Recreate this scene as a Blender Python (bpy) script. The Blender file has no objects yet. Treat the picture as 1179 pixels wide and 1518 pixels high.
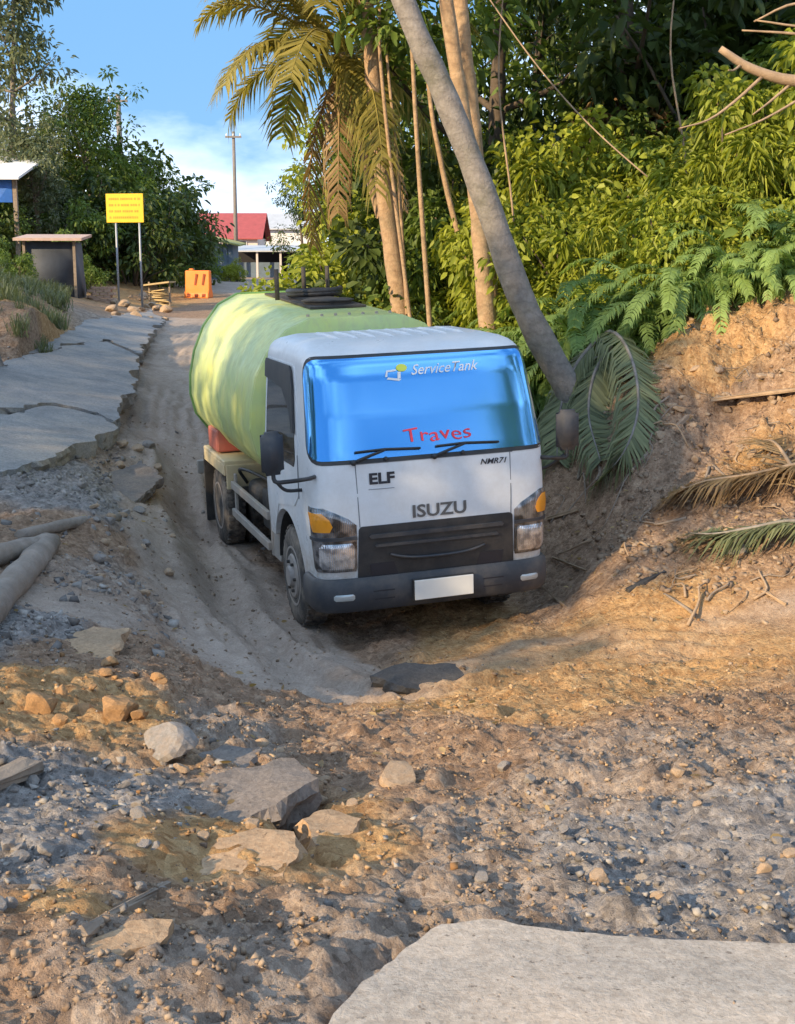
import bpy, bmesh, math, random
import numpy as np
from mathutils import Vector, Matrix, Euler
from mathutils.geometry import delaunay_2d_cdt

random.seed(7)
RNG = np.random.default_rng(11)
scene = bpy.context.scene
C = scene.collection
rad = math.radians

# ------------------------------------------------------------------ camera
F_PX, IMG_W, IMG_H = 1900.0, 1179.0, 1518.0
CAM = np.array([0.0, 0.0, 1.6])
PITCH = math.atan(359.0 / F_PX)
cam_data = bpy.data.cameras.new('camera')
cam_data.sensor_fit = 'VERTICAL'
cam_data.sensor_height = 24.0
cam_data.sensor_width = 24.0
cam_data.lens = 24.0 * F_PX / IMG_H
cam_data.clip_start = 0.05
cam_data.clip_end = 3000.0
camera = bpy.data.objects.new('camera', cam_data)
camera.location = CAM
camera.rotation_euler = (math.pi / 2 - PITCH, 0, 0)
C.objects.link(camera)
scene.camera = camera

# ------------------------------------------------------------------ light
SUN_AZ = rad(228.0)          # compass-like: 0 = +Y, clockwise; behind the camera and to its left
SUN_EL = rad(22.0)
sun_dir = Vector((math.sin(SUN_AZ) * math.cos(SUN_EL), math.cos(SUN_AZ) * math.cos(SUN_EL), math.sin(SUN_EL)))
sd = bpy.data.lights.new('sun', 'SUN')
sd.energy = 2.0
sd.angle = rad(0.6)
sd.color = (1.0, 0.76, 0.46)
sun = bpy.data.objects.new('sun', sd)
sun.rotation_euler = (-sun_dir).to_track_quat('-Z', 'Y').to_euler()
sun.location = sun_dir * 60
C.objects.link(sun)

CLOUD_OFFSET = (9.5, 4.4, 6.9)  # shifts the added cloud so the view stays mostly clear
world = bpy.data.worlds.new('World')
scene.world = world
world.use_nodes = True
wn, wl = world.node_tree.nodes, world.node_tree.links
wn.clear()
w_out = wn.new('ShaderNodeOutputWorld')
w_bg = wn.new('ShaderNodeBackground')
w_bg.inputs['Strength'].default_value = 0.15
w_sky = wn.new('ShaderNodeTexSky')
w_sky.sky_type = 'NISHITA'
w_sky.sun_disc = False
w_sky.sun_elevation = SUN_EL
w_sky.sun_rotation = SUN_AZ
w_sky.air_density = 1.0
w_sky.dust_density = 0.1
w_sky.ozone_density = 3.0
# bright cloud cover added all round the sky to lift the shade
w_tc = wn.new('ShaderNodeTexCoord')
w_map = wn.new('ShaderNodeMapping')
w_map.inputs['Location'].default_value = CLOUD_OFFSET
w_map.inputs['Scale'].default_value = (1.0, 1.0, 2.4)
w_noise = wn.new('ShaderNodeTexNoise')
w_noise.inputs['Scale'].default_value = 1.6
w_noise.inputs['Detail'].default_value = 9.0
w_noise.inputs['Roughness'].default_value = 0.56
w_ramp = wn.new('ShaderNodeValToRGB')
w_ramp.color_ramp.elements[0].position = 0.45
w_ramp.color_ramp.elements[1].position = 0.63
w_mix = wn.new('ShaderNodeMixRGB')
w_mix.inputs['Color2'].default_value = (3.9, 4.2, 4.7, 1)
w_mul = wn.new('ShaderNodeMath')
w_mul.operation = 'MULTIPLY'
w_mul.inputs[1].default_value = 0.9
wl.new(w_tc.outputs['Generated'], w_map.inputs['Vector'])
wl.new(w_map.outputs['Vector'], w_noise.inputs['Vector'])
wl.new(w_noise.outputs['Fac'], w_ramp.inputs['Fac'])
wl.new(w_ramp.outputs['Color'], w_mul.inputs[0])
wl.new(w_mul.outputs[0], w_mix.inputs['Fac'])
w_tone = wn.new('ShaderNodeMixRGB')      # even out the sky dome towards a clear afternoon blue
w_tone.inputs['Fac'].default_value = 0.95
w_tone.inputs['Color2'].default_value = (.39, .89, 1.60, 1)
wl.new(w_sky.outputs['Color'], w_tone.inputs['Color1'])
wl.new(w_tone.outputs['Color'], w_mix.inputs['Color1'])
wl.new(w_mix.outputs['Color'], w_bg.inputs['Color'])
wl.new(w_bg.outputs['Background'], w_out.inputs['Surface'])

scene.view_settings.view_transform = 'Standard'
scene.view_settings.look = 'None'
scene.view_settings.exposure = 1.9
scene.view_settings.gamma = 1.0
scene.render.engine = 'CYCLES'
scene.cycles.use_denoising = True
scene.cycles.max_bounces = 6
scene.cycles.transparent_max_bounces = 4
scene.cycles.sample_clamp_indirect = 6.0

# ------------------------------------------------------------------ helpers
def ray(px, py):
    fw = np.array([0, math.cos(PITCH), -math.sin(PITCH)])
    up = np.array([0, math.sin(PITCH), math.cos(PITCH)])
    return fw * F_PX + np.array([1.0, 0, 0]) * (px - IMG_W / 2) - up * (py - IMG_H / 2)

def at_y(px, py, Y):
    d = ray(px, py)
    return CAM + d * (Y / d[1])

def at_z(px, py, Z):
    d = ray(px, py)
    return CAM + d * ((Z - CAM[2]) / d[2])

def hash2(ix, iy, seed):
    h = (ix.astype(np.int64) * 374761393 + iy.astype(np.int64) * 668265263 + seed * 974711) & 0xFFFFFFFF
    h = ((h ^ (h >> 13)) * 1274126177) & 0xFFFFFFFF
    h = (h ^ (h >> 16)) & 0xFFFFFFFF
    return h / 4294967295.0

def vnoise(x, y, seed=0):
    x = np.asarray(x, float); y = np.asarray(y, float)
    ix, iy = np.floor(x), np.floor(y)
    fx, fy = x - ix, y - iy
    fx = fx * fx * fx * (fx * (fx * 6 - 15) + 10)
    fy = fy * fy * fy * (fy * (fy * 6 - 15) + 10)
    a = hash2(ix, iy, seed); b = hash2(ix + 1, iy, seed)
    c = hash2(ix, iy + 1, seed); d = hash2(ix + 1, iy + 1, seed)
    return (a + (b - a) * fx) * (1 - fy) + (c + (d - c) * fx) * fy

def fbm(x, y, octaves=4, seed=0, gain=0.5):
    s = 0; amp = 1.0; tot = 0; fr = 1.0
    for i in range(octaves):
        s = s + amp * (vnoise(x * fr + 17.3 * i, y * fr - 9.1 * i, seed + i) - 0.5)
        tot += amp; amp *= gain; fr *= 2.03
    return s / tot * 2

def worley(x, y, seed=0):
    """broken plates: a random height per cell, sunk along the cracks between cells"""
    x = np.asarray(x, float); y = np.asarray(y, float)
    ix, iy = np.floor(x), np.floor(y)
    f1 = np.full(x.shape, 9.0); f2 = np.full(x.shape, 9.0); hh = np.zeros(x.shape)
    for dx in (-1, 0, 1):
        for dy in (-1, 0, 1):
            cx, cy = ix + dx, iy + dy
            px = cx + .1 + .8 * hash2(cx, cy, seed); py = cy + .1 + .8 * hash2(cx, cy, seed + 5)
            d = np.hypot(x - px, y - py)
            h = hash2(cx, cy, seed + 9) + (x - px) * (hash2(cx, cy, seed + 13) - .5) + (y - py) * (hash2(cx, cy, seed + 17) - .5)
            m = d < f1
            f2 = np.where(m, f1, np.minimum(f2, d)); hh = np.where(m, h, hh); f1 = np.where(m, d, f1)
    return hh * sstep(0.0, .22, f2 - f1)

def sstep(a, b, x):
    t = np.clip((x - a) / (b - a), 0, 1)
    return t * t * (3 - 2 * t)

def mesh_np(name, verts, faces, tint=None, smooth=False):
    """faces: (n,k) int array, all faces with k corners"""
    verts = np.asarray(verts, np.float32); faces = np.asarray(faces, np.int32)
    me = bpy.data.meshes.new(name)
    n, k = faces.shape
    me.vertices.add(len(verts)); me.vertices.foreach_set('co', verts.ravel())
    me.loops.add(n * k); me.loops.foreach_set('vertex_index', faces.ravel())
    me.polygons.add(n)
    me.polygons.foreach_set('loop_start', np.arange(0, n * k, k, dtype=np.int32))
    me.polygons.foreach_set('loop_total', np.full(n, k, np.int32))
    if smooth:
        me.polygons.foreach_set('use_smooth', np.ones(n, bool))
    me.update(calc_edges=True); me.validate()
    if tint is not None:
        at = me.attributes.new('tint', 'FLOAT', 'FACE')
        at.data.foreach_set('value', np.asarray(tint, np.float32))
    return me

def link(name, me, mat=None, parent=None, loc=None, rot=None, scale=None):
    o = bpy.data.objects.new(name, me)
    if me is not None and mat is not None and not me.materials:
        me.materials.append(mat)
    C.objects.link(o)
    if parent is not None: o.parent = parent
    if loc is not None: o.location = loc
    if rot is not None: o.rotation_euler = rot
    if scale is not None: o.scale = scale if hasattr(scale, '__len__') else (scale,) * 3
    return o

def tag(o, label, cat, group=None):
    o['label'] = label; o['category'] = cat
    if group: o['group'] = group
    return o

def thing(name, label, cat, loc=(0, 0, 0), rot=(0, 0, 0), group=None):
    return tag(link(name, None, loc=loc, rot=rot), label, cat, group)

def bm_obj(name, bm, mat, parent=None, smooth=False, bevel=0.0, seg=2):
    bmesh.ops.recalc_face_normals(bm, faces=bm.faces)
    me = bpy.data.meshes.new(name); bm.to_mesh(me); bm.free()
    if smooth:
        me.polygons.foreach_set('use_smooth', np.ones(len(me.polygons), bool))
    o = link(name, me, mat, parent)
    if bevel:
        m = o.modifiers.new('bevel', 'BEVEL'); m.width = bevel; m.segments = seg
        m.limit_method = 'ANGLE'; m.angle_limit = rad(35)
    return o

def box(bm, x0, x1, y0, y1, z0, z1, M=None):
    vs = [bm.verts.new(Vector(p) if M is None else M @ Vector(p)) for p in
          ((x0, y0, z0), (x1, y0, z0), (x1, y1, z0), (x0, y1, z0), (x0, y0, z1), (x1, y0, z1), (x1, y1, z1), (x0, y1, z1))]
    for f in ((3, 2, 1, 0), (4, 5, 6, 7), (0, 1, 5, 4), (1, 2, 6, 5), (2, 3, 7, 6), (3, 0, 4, 7)):
        bm.faces.new([vs[i] for i in f])

def box_obj(name, mat, parent, dims, bevel=0.0, M=None, seg=2):
    bm = bmesh.new(); box(bm, *dims, M=M)
    return bm_obj(name, bm, mat, parent, bevel=bevel, seg=seg)

def tube_arrays(pts, radii, seg=8, cap=True, wob=0.0):
    pts = np.asarray(pts, float); n = len(pts)
    radii = np.broadcast_to(np.asarray(radii, float), (n,))
    tan = np.gradient(pts, axis=0); tan /= np.linalg.norm(tan, axis=1)[:, None] + 1e-9
    ref = np.array([0, 0, 1.0]) if abs(tan[0][2]) < 0.9 else np.array([1.0, 0, 0])
    vs = []
    u = np.cross(tan[0], ref); u /= np.linalg.norm(u)
    for i in range(n):
        u = u - tan[i] * (u @ tan[i]); u /= np.linalg.norm(u)
        v = np.cross(tan[i], u)
        a = np.linspace(0, 2 * np.pi, seg, endpoint=False)
        rr = radii[i] * (1 + (wob * (RNG.random(seg) - .5) if wob else 0))
        vs.append(pts[i] + (np.cos(a) * rr)[:, None] * u + (np.sin(a) * rr)[:, None] * v)
    vs = np.concatenate(vs)
    fs = []
    for i in range(n - 1):
        for j in range(seg):
            k = (j + 1) % seg
            fs.append((i * seg + j, i * seg + k, (i + 1) * seg + k, (i + 1) * seg + j))
    if cap:
        vs = np.vstack([vs, pts[0], pts[-1]]); c0, c1 = len(vs) - 2, len(vs) - 1
        for j in range(seg):
            k = (j + 1) % seg
            fs.append((c0, k, j, j)); fs.append((c1, (n - 1) * seg + j, (n - 1) * seg + k, (n - 1) * seg + k))
    return vs, fs

def mesh_poly(name, verts, faces, smooth=True):
    me = bpy.data.meshes.new(name)
    fs = []
    for f in faces:
        g = []
        for i in f:
            if i not in g: g.append(int(i))
        if len(g) > 2: fs.append(g)
    me.from_pydata([tuple(map(float, v)) for v in verts], [], fs)
    me.update()
    if smooth: me.polygons.foreach_set('use_smooth', np.ones(len(me.polygons), bool))
    return me

def tubes_mesh(name, paths, seg=8, wob=0.0):
    V, Fc, o = [], [], 0
    for pts, r in paths:
        v, f = tube_arrays(pts, r, seg, wob=wob)
        V.append(v); Fc += [tuple(i + o for i in q) for q in f]; o += len(v)
    return mesh_poly(name, np.concatenate(V), Fc)

def tube_obj(name, mat, parent, pts, r, seg=8, wob=0.0):
    return link(name, tubes_mesh(name, [(pts, r)], seg, wob), mat, parent)

def smooth_path(ctrl, n=24):
    """Catmull-Rom through control points"""
    P = np.asarray(ctrl, float)
    P = np.vstack([2 * P[0] - P[1], P, 2 * P[-1] - P[-2]])
    out = []
    m = len(P) - 3
    for t in np.linspace(0, m - 1e-6, n):
        i = int(t); s = t - i
        p0, p1, p2, p3 = P[i:i + 4]
        out.append(.5 * ((2 * p1) + (-p0 + p2) * s + (2 * p0 - 5 * p1 + 4 * p2 - p3) * s * s + (-p0 + 3 * p1 - 3 * p2 + p3) * s ** 3))
    return np.array(out)

def lathe(bm, prof, seg=32, axis='x', cx=0, cy=0, cz=0):
    """prof: list of (along axis, radius)"""
    rings = []
    for a, r in prof:
        ring = []
        for j in range(seg):
            t = 2 * math.pi * j / seg
            c, s = r * math.cos(t), r * math.sin(t)
            p = {'x': (cx + a, cy + c, cz + s), 'y': (cx + c, cy + a, cz + s), 'z': (cx + c, cy + s, cz + a)}[axis]
            ring.append(bm.verts.new(p))
        rings.append(ring)
    for A, B in zip(rings, rings[1:]):
        for j in range(seg):
            k = (j + 1) % seg
            bm.faces.new((A[j], A[k], B[k], B[j]))
    for ring in (rings[0], rings[-1]):
        bm.faces.new(ring)

# ------------------------------------------------------------------ materials
def nodes_of(name):
    m = bpy.data.materials.new(name); m.use_nodes = True
    nt = m.node_tree
    return m, nt, nt.nodes['Principled BSDF']

def add(nt, kind, **kw):
    n = nt.nodes.new(kind)
    for k, v in kw.items():
        if k.startswith('i_'):
            n.inputs[k[2:].replace('_', ' ')].default_value = v
        else:
            setattr(n, k, v)
    return n

def coord(nt, scale=1.0, space='Object'):
    tc = add(nt, 'ShaderNodeTexCoord')
    mp = add(nt, 'ShaderNodeMapping')
    mp.inputs['Scale'].default_value = scale if hasattr(scale, '__len__') else (scale,) * 3
    nt.links.new(tc.outputs[space], mp.inputs['Vector'])
    return mp.outputs['Vector']

def noise(nt, vec, scale, detail=5, rough=0.6):
    n = add(nt, 'ShaderNodeTexNoise', i_Scale=scale, i_Detail=detail, i_Roughness=rough)
    if vec is not None: nt.links.new(vec, n.inputs['Vector'])
    return n.outputs['Fac']

def ramp(nt, fac, stops):
    r = add(nt, 'ShaderNodeValToRGB')
    cr = r.color_ramp
    while len(cr.elements) < len(stops): cr.elements.new(0.5)
    for e, (p, c) in zip(cr.elements, stops):
        e.position = p; e.color = (*c, 1) if len(c) == 3 else c
    nt.links.new(fac, r.inputs['Fac'])
    return r.outputs['Color']

def mixc(nt, fac, a, b, mode='MIX'):
    n = add(nt, 'ShaderNodeMixRGB', blend_type=mode)
    for s, v in (('Fac', fac), ('Color1', a), ('Color2', b)):
        if isinstance(v, (int, float)): n.inputs[s].default_value = v
        elif isinstance(v, tuple): n.inputs[s].default_value = (*v, 1)
        else: nt.links.new(v, n.inputs[s])
    return n.outputs['Color']

def mathn(nt, op, a, b=None):
    n = add(nt, 'ShaderNodeMath', operation=op)
    for i, v in enumerate((a, b)):
        if v is None: continue
        if isinstance(v, (int, float)): n.inputs[i].default_value = v
        else: nt.links.new(v, n.inputs[i])
    return n.outputs[0]

def bump(nt, bsdf, h, strength=0.4, dist=0.02):
    b = add(nt, 'ShaderNodeBump', i_Strength=strength, i_Distance=dist)
    nt.links.new(h, b.inputs['Height']); nt.links.new(b.outputs['Normal'], bsdf.inputs['Normal'])

def mat_simple(name, col, rough=0.6, metal=0.0, var=0.15, scale=6.0, bump_s=0.0, bump_scale=40, dirt=None, dirt_amt=0.5, coat=0.0, space='Object'):
    m, nt, b = nodes_of(name)
    v = coord(nt, 1.0, space)
    f = noise(nt, v, scale, 6, 0.65)
    lo = tuple(c * (1 - var) for c in col); hi = tuple(min(1, c * (1 + var)) for c in col)
    c = ramp(nt, f, [(0.3, lo), (0.7, hi)])
    if dirt is not None:
        g = noise(nt, v, scale * 0.45, 8, 0.7)
        gm = ramp(nt, g, [(0.42, (0, 0, 0)), (0.68, (dirt_amt,) * 3)])
        c = mixc(nt, gm, c, dirt)
    nt.links.new(c, b.inputs['Base Color'])
    b.inputs['Roughness'].default_value = rough
    b.inputs['Metallic'].default_value = metal
    if coat: b.inputs['Coat Weight'].default_value = coat
    if bump_s:
        bump(nt, b, noise(nt, v, bump_scale, 6, 0.7), bump_s, 0.02)
    return m

def mat_leaf(name, dark, light, trans=0.35, rough=0.5, odd=None):
    """leaf colour varies leaf by leaf (face attribute) and plant by plant (object random)"""
    m, nt, b = nodes_of(name)
    at = add(nt, 'ShaderNodeAttribute', attribute_name='tint')
    oi = add(nt, 'ShaderNodeObjectInfo')
    f = mathn(nt, 'ADD', mathn(nt, 'MULTIPLY', at.outputs['Fac'], 0.75), mathn(nt, 'MULTIPLY', oi.outputs['Random'], 0.25))
    stops = [(0.0, dark), (0.85, light)]
    if odd is not None: stops = [(0.0, dark), (0.8, light), (0.93, light), (1.0, odd)]
    c = ramp(nt, f, stops)
    nt.links.new(c, b.inputs['Base Color'])
    b.inputs['Roughness'].default_value = rough
    b.inputs['Specular IOR Level'].default_value = 0.35
    t = add(nt, 'ShaderNodeBsdfTranslucent')
    nt.links.new(mixc(nt, 1.0, c, (1.25, 1.2, 0.6), 'MULTIPLY'), t.inputs['Color'])
    ms = add(nt, 'ShaderNodeMixShader'); ms.inputs['Fac'].default_value = trans
    nt.links.new(b.outputs[0], ms.inputs[1]); nt.links.new(t.outputs[0], ms.inputs[2])
    nt.links.new(ms.outputs[0], nt.nodes['Material Output'].inputs['Surface'])
    return m
# ------------------------------------------------------------------ truck pose (needed by the terrain)
TRUCK_LOC = Vector((0.3375, 8.94, -1.09))
TRUCK_M = Matrix.Translation(TRUCK_LOC) @ Matrix.Rotation(rad(18.5), 4, 'Z') @ Matrix.Rotation(rad(0.84), 4, 'X') @ Matrix.Rotation(rad(-1.97), 4, 'Y')
AX_F, AX_R = 1.0, 3.94
WHEEL_SPOTS = [(-0.76, AX_F), (0.76, AX_F), (-0.66, AX_R), (0.66, AX_R)]

# ------------------------------------------------------------------ terrain heights
PIX = [  # (px, py, z): spots of the ground seen in the picture and their height
    (0, 1518, 0.02), (250, 1518, 0.0), (520, 1518, -0.1), (900, 1500, -0.14), (1179, 1518, -0.14),
    (150, 1400, 0.02), (0, 1300, 0.03), (350, 1400, -0.08), (600, 1380, -0.16), (900, 1360, -0.2), (1179, 1370, -0.16),
    (0, 1180, -0.08), (200, 1200, -0.12), (380, 1250, -0.2), (560, 1200, -0.28), (750, 1220, -0.24), (950, 1220, -0.2), (1150, 1220, -0.16),
    (60, 1060, -0.16), (200, 1080, -0.28), (400, 1090, -0.5), (560, 1100, -0.45), (700, 1110, -0.36), (850, 1110, -0.34), (1000, 1100, -0.33), (1150, 1080, -0.32),
    (60, 960, -0.25), (200, 970, -0.36), (330, 1000, -0.72), (480, 1030, -0.82), (620, 1010, -0.88), (750, 1020, -0.76), (900, 1010, -0.66), (1050, 1010, -0.6), (1179, 1000, -0.55),
    (60, 880, -0.3), (170, 870, -0.42), (240, 860, -0.75), (320, 880, -0.98), (560, 950, -1.08), (780, 930, -0.98), (900, 930, -0.86), (1050, 930, -0.78), (1179, 930, -0.72),
    (60, 780, -0.3), (170, 770, -0.36), (240, 760, -0.7), (290, 780, -0.95),
    (100, 700, -0.3), (200, 660, -0.3), (250, 670, -0.55), (225, 600, -0.25), (265, 580, -0.25),
    (0, 640, -0.08), (100, 590, 0.0), (180, 540, 0.12), (240, 470, 0.44), (0, 560, 0.2), (100, 500, 0.4), (170, 470, 0.55),
    (0, 500, 0.75), (60, 465, 0.95), (275, 500, 0.22), (300, 445, 0.66), (230, 445, 0.66), (400, 427, 0.9), (350, 407, 1.35), (140, 430, 1.0), (200, 418, 1.2), (40, 440, 1.1),
    (900, 850, -0.68), (1050, 850, -0.55), (1179, 850, -0.46), (860, 780, -0.62), (950, 760, -0.38), (1060, 760, -0.3), (1179, 750, -0.2),
    (880, 690, -0.15), (960, 660, 0.1), (1060, 650, 0.12), (1179, 660, 0.14), (960, 560, 0.62), (1060, 540, 0.74), (1179, 540, 0.78), (860, 580, 0.42), (900, 530, 0.75), (1000, 510, 0.9), (1140, 505, 0.95),
]
XYZ = [  # spots outside the picture or hidden in it
    (-6, 0, 0.1), (-12, -4, 0.3), (0, 0, -0.13), (0.0, 2.0, -0.13), (4, 1, -0.1), (8, 0, 0.2), (0, -8, 0.1), (-8, -15, 0.4), (10, -12, 0.6), (-6, 8, 0.1), (-9, 14, 0.6), (-12, 22, 1.1), (-3.2, 2.5, 0.05),
    (6, 7, 0.1), (8, 10, 1.0), (1.5, 14, -0.2), (2.2, 12.6, 0.3), (0.5, 18, 0.1), (2, 18, 0.7), (4, 16, 1.4), (8, 16, 2.6), (6, 22, 2.8), (12, 28, 5.5), (2, 26, 1.2), (-1, 30, 0.75), (3, 40, 2.4), (20, 40, 9), (14, 14, 4.2),
    (-1.8, 15, -0.75), (-2.6, 20, -0.2), (-3, 26, 0.3), (-4, 60, 1.15), (-20, 60, 1.6), (10, 70, 3.5), (-9, 90, 1.45), (-60, 90, 2), (40, 100, 10), (0, 200, 1.3), (-150, 200, 2), (200, 250, 8), (-100, -80, 2), (100, -80, 3), (0, 600, 1.2), (-500, 400, 1.2), (500, 500, 1.2), (-300, -300, 1), (300, -300, 1), (0, -60, 0.5),
]
ctrl = [tuple(at_z(px, py, z)) for px, py, z in PIX] + XYZ
for wx, wy in WHEEL_SPOTS:
    for dx, dy in ((0, 0), (0, .5), (0, -.5)):
        p = TRUCK_M @ Vector((wx + dx, wy + dy, 0)); ctrl.append((p.x, p.y, p.z))
for wx, wy in ((-.7, 2.5), (.7, 2.5), (0, 1), (0, 3), (0, 0), (0, 4.5), (.8, 0), (-.8, .1)):
    p = TRUCK_M @ Vector((wx, wy, 0.02)); ctrl.append((p.x, p.y, p.z))
ctrl = np.array(ctrl)

def warp(x, y):
    """squeeze far distances so that one set of smooth basis functions serves near and far ground"""
    r = np.hypot(x, y) + 1e-9
    k = np.log1p(r / 6.0) * 6.0 / r
    return x * k, y * k

def _phi(r2): return np.where(r2 > 1e-12, 0.5 * r2 * np.log(r2 + 1e-12), 0.0)
_cx, _cy = warp(ctrl[:, 0], ctrl[:, 1])
_n = len(ctrl)
_A = np.zeros((_n + 3, _n + 3))
_A[:_n, :_n] = _phi((_cx[:, None] - _cx) ** 2 + (_cy[:, None] - _cy) ** 2) + np.eye(_n) * 0.012
_A[:_n, _n] = 1; _A[:_n, _n + 1] = _cx; _A[:_n, _n + 2] = _cy
_A[_n:, :_n] = _A[:_n, _n:].T
_w = np.linalg.solve(_A, np.concatenate([ctrl[:, 2], np.zeros(3)]))

def base_height(x, y):
    x = np.asarray(x, float).ravel(); y = np.asarray(y, float).ravel()
    out = np.empty(len(x))
    for i in range(0, len(x), 20000):
        wx, wy = warp(x[i:i + 20000], y[i:i + 20000])
        out[i:i + 20000] = _phi((wx[:, None] - _cx) ** 2 + (wy[:, None] - _cy) ** 2) @ _w[:_n] + _w[_n] + _w[_n + 1] * wx + _w[_n + 2] * wy
    return out

def polyline_dist(x, y, P):
    """distance to a polyline and the position along it"""
    best = np.full(len(x), 1e9); along = np.zeros(len(x)); acc = 0.0
    for (ax, ay), (bx, by) in zip(P, P[1:]):
        dx, dy = bx - ax, by - ay; L2 = dx * dx + dy * dy
        t = np.clip(((x - ax) * dx + (y - ay) * dy) / L2, 0, 1)
        d = np.hypot(x - ax - t * dx, y - ay - t * dy)
        m = d < best
        best[m] = d[m]; along[m] = acc + t[m] * math.sqrt(L2); acc += math.sqrt(L2)
    return best, along

def px_path(lst): return [tuple(at_z(px, py, z)[:2]) for px, py, z in lst]
PATH = px_path([(285, 470, .45), (268, 540, .0), (250, 620, -.4), (255, 700, -.7), (275, 790, -.9), (330, 890, -1.0), (440, 990, -.86), (600, 1025, -.84), (760, 985, -.85), (930, 960, -.85), (1179, 950, -.7), (1500, 940, -.6)])
RUT = px_path([(262, 700, -.7), (285, 800, -.92), (350, 920, -.98), (470, 1010, -.86), (640, 1040, -.8), (800, 1010, -.76), (960, 985, -.7), (1200, 990, -.6)])
EDGE = px_path([(0, 722, -.25), (80, 690, -.25), (165, 645, -.18), (185, 590, -.08), (215, 520, .15), (245, 470, .42)])

# what the ground is made of, spot by spot: c clay, g grey gravel, p packed path, b brown soil, r rubble
SOIL = [(1000, 930, -.8, 'c'), (1150, 950, -.7, 'c'), (880, 980, -.8, 'c'), (760, 1000, -.78, 'c'), (900, 1045, -.55, 'c'), (720, 1060, -.6, 'c'), (620, 1140, -.35, 'b'), (520, 1120, -.5, 'b'),
        (1100, 1060, -.4, 'b'), (1050, 560, .6, 'c'), (1150, 560, .8, 'b'), (980, 620, .3, 'b'), (1080, 640, .2, 'b'), (1000, 540, .7, 'c'), (1100, 620, .4, 'c'), (1000, 700, .0, 'b'), (1100, 700, .0, 'b'), (900, 740, -.4, 'b'), (1000, 820, -.6, 'b'), (1150, 820, -.5, 'b'),
        (860, 860, -.8, 'b'), (650, 940, -1.05, 'c'), (560, 940, -1.05, 'b'), (850, 1250, -.2, 'g'), (1000, 1280, -.2, 'g'), (1150, 1200, -.2, 'g'), (900, 1180, -.25, 'r'), (1050, 1150, -.3, 'r'), (700, 1230, -.2, 'r'), (600, 1300, -.2, 'r'), (450, 1400, -.1, 'r'), (420, 1480, -.05, 'r'),
        (100, 1230, -.05, 'g'), (150, 1300, -.05, 'g'), (50, 1350, 0, 'g'), (200, 1200, -.1, 'g'), (60, 1170, -.1, 'g'), (320, 1270, -.15, 'c'), (500, 1240, -.2, 'c'), (180, 1400, .0, 'c'), (280, 1340, -.05, 'b'), (100, 1480, 0, 'b'), (250, 1470, 0, 'r'),
        (170, 1050, -.2, 'c'), (40, 1040, -.2, 'c'), (150, 980, -.3, 'b'), (60, 950, -.25, 'g'), (120, 900, -.35, 'p'), (180, 840, -.4, 'r'), (60, 800, -.3, 'b'), (80, 740, -.3, 'g'), (170, 720, -.35, 'g'), (200, 680, -.35, 'r'), (280, 1040, -.6, 'b'), (300, 1100, -.4, 'r'),
        (100, 600, 0, 'g'), (40, 500, .6, 'b'), (60, 465, .9, 'c'), (200, 450, .6, 'c'), (240, 520, .1, 'r'), (270, 460, .5, 'b'), (420, 425, .9, 'p'), (340, 415, 1.2, 'p')]
_sx = np.array([at_z(a, b, z)[0] for a, b, z, k in SOIL]); _sy = np.array([at_z(a, b, z)[1] for a, b, z, k in SOIL])
_sk = [k for *_, k in SOIL]
KINDS = 'cgpbr'

def soil(x, y):
    x = np.asarray(x, float); y = np.asarray(y, float)
    X = x + .35 * fbm(x * .9, y * .9, 3, 31); Y = y + .35 * fbm(x * .9, y * .9, 3, 47)
    Xw, Yw = warp(X, Y); sx, sy = warp(_sx, _sy)
    W = np.zeros((len(x), 5))
    for i, k in enumerate(_sk):
        W[:, KINDS.index(k)] += 1.0 / ((Xw - sx[i]) ** 2 + (Yw - sy[i]) ** 2 + .01) ** 1.7
    W /= W.sum(1)[:, None]
    d, _ = polyline_dist(x, y, PATH)
    pm = 1 - sstep(.45, .85, d + .2 * fbm(x * 1.4, y * 1.4, 3, 3))
    keep = W[:, 0] * .65
    W *= (1 - pm * .9)[:, None]
    W[:, 2] += pm * .9 * (1 - keep); W[:, 0] += pm * .9 * keep
    far = sstep(45, 80, np.hypot(x, y)); hill = np.clip(sstep(0, 3, x) * sstep(12.8, 14.5, y + .25 * x), 0, 1)
    g = np.clip(far + hill, 0, 1)
    W *= (1 - g)[:, None]; W[:, 3] += g
    return W, pm

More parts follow.
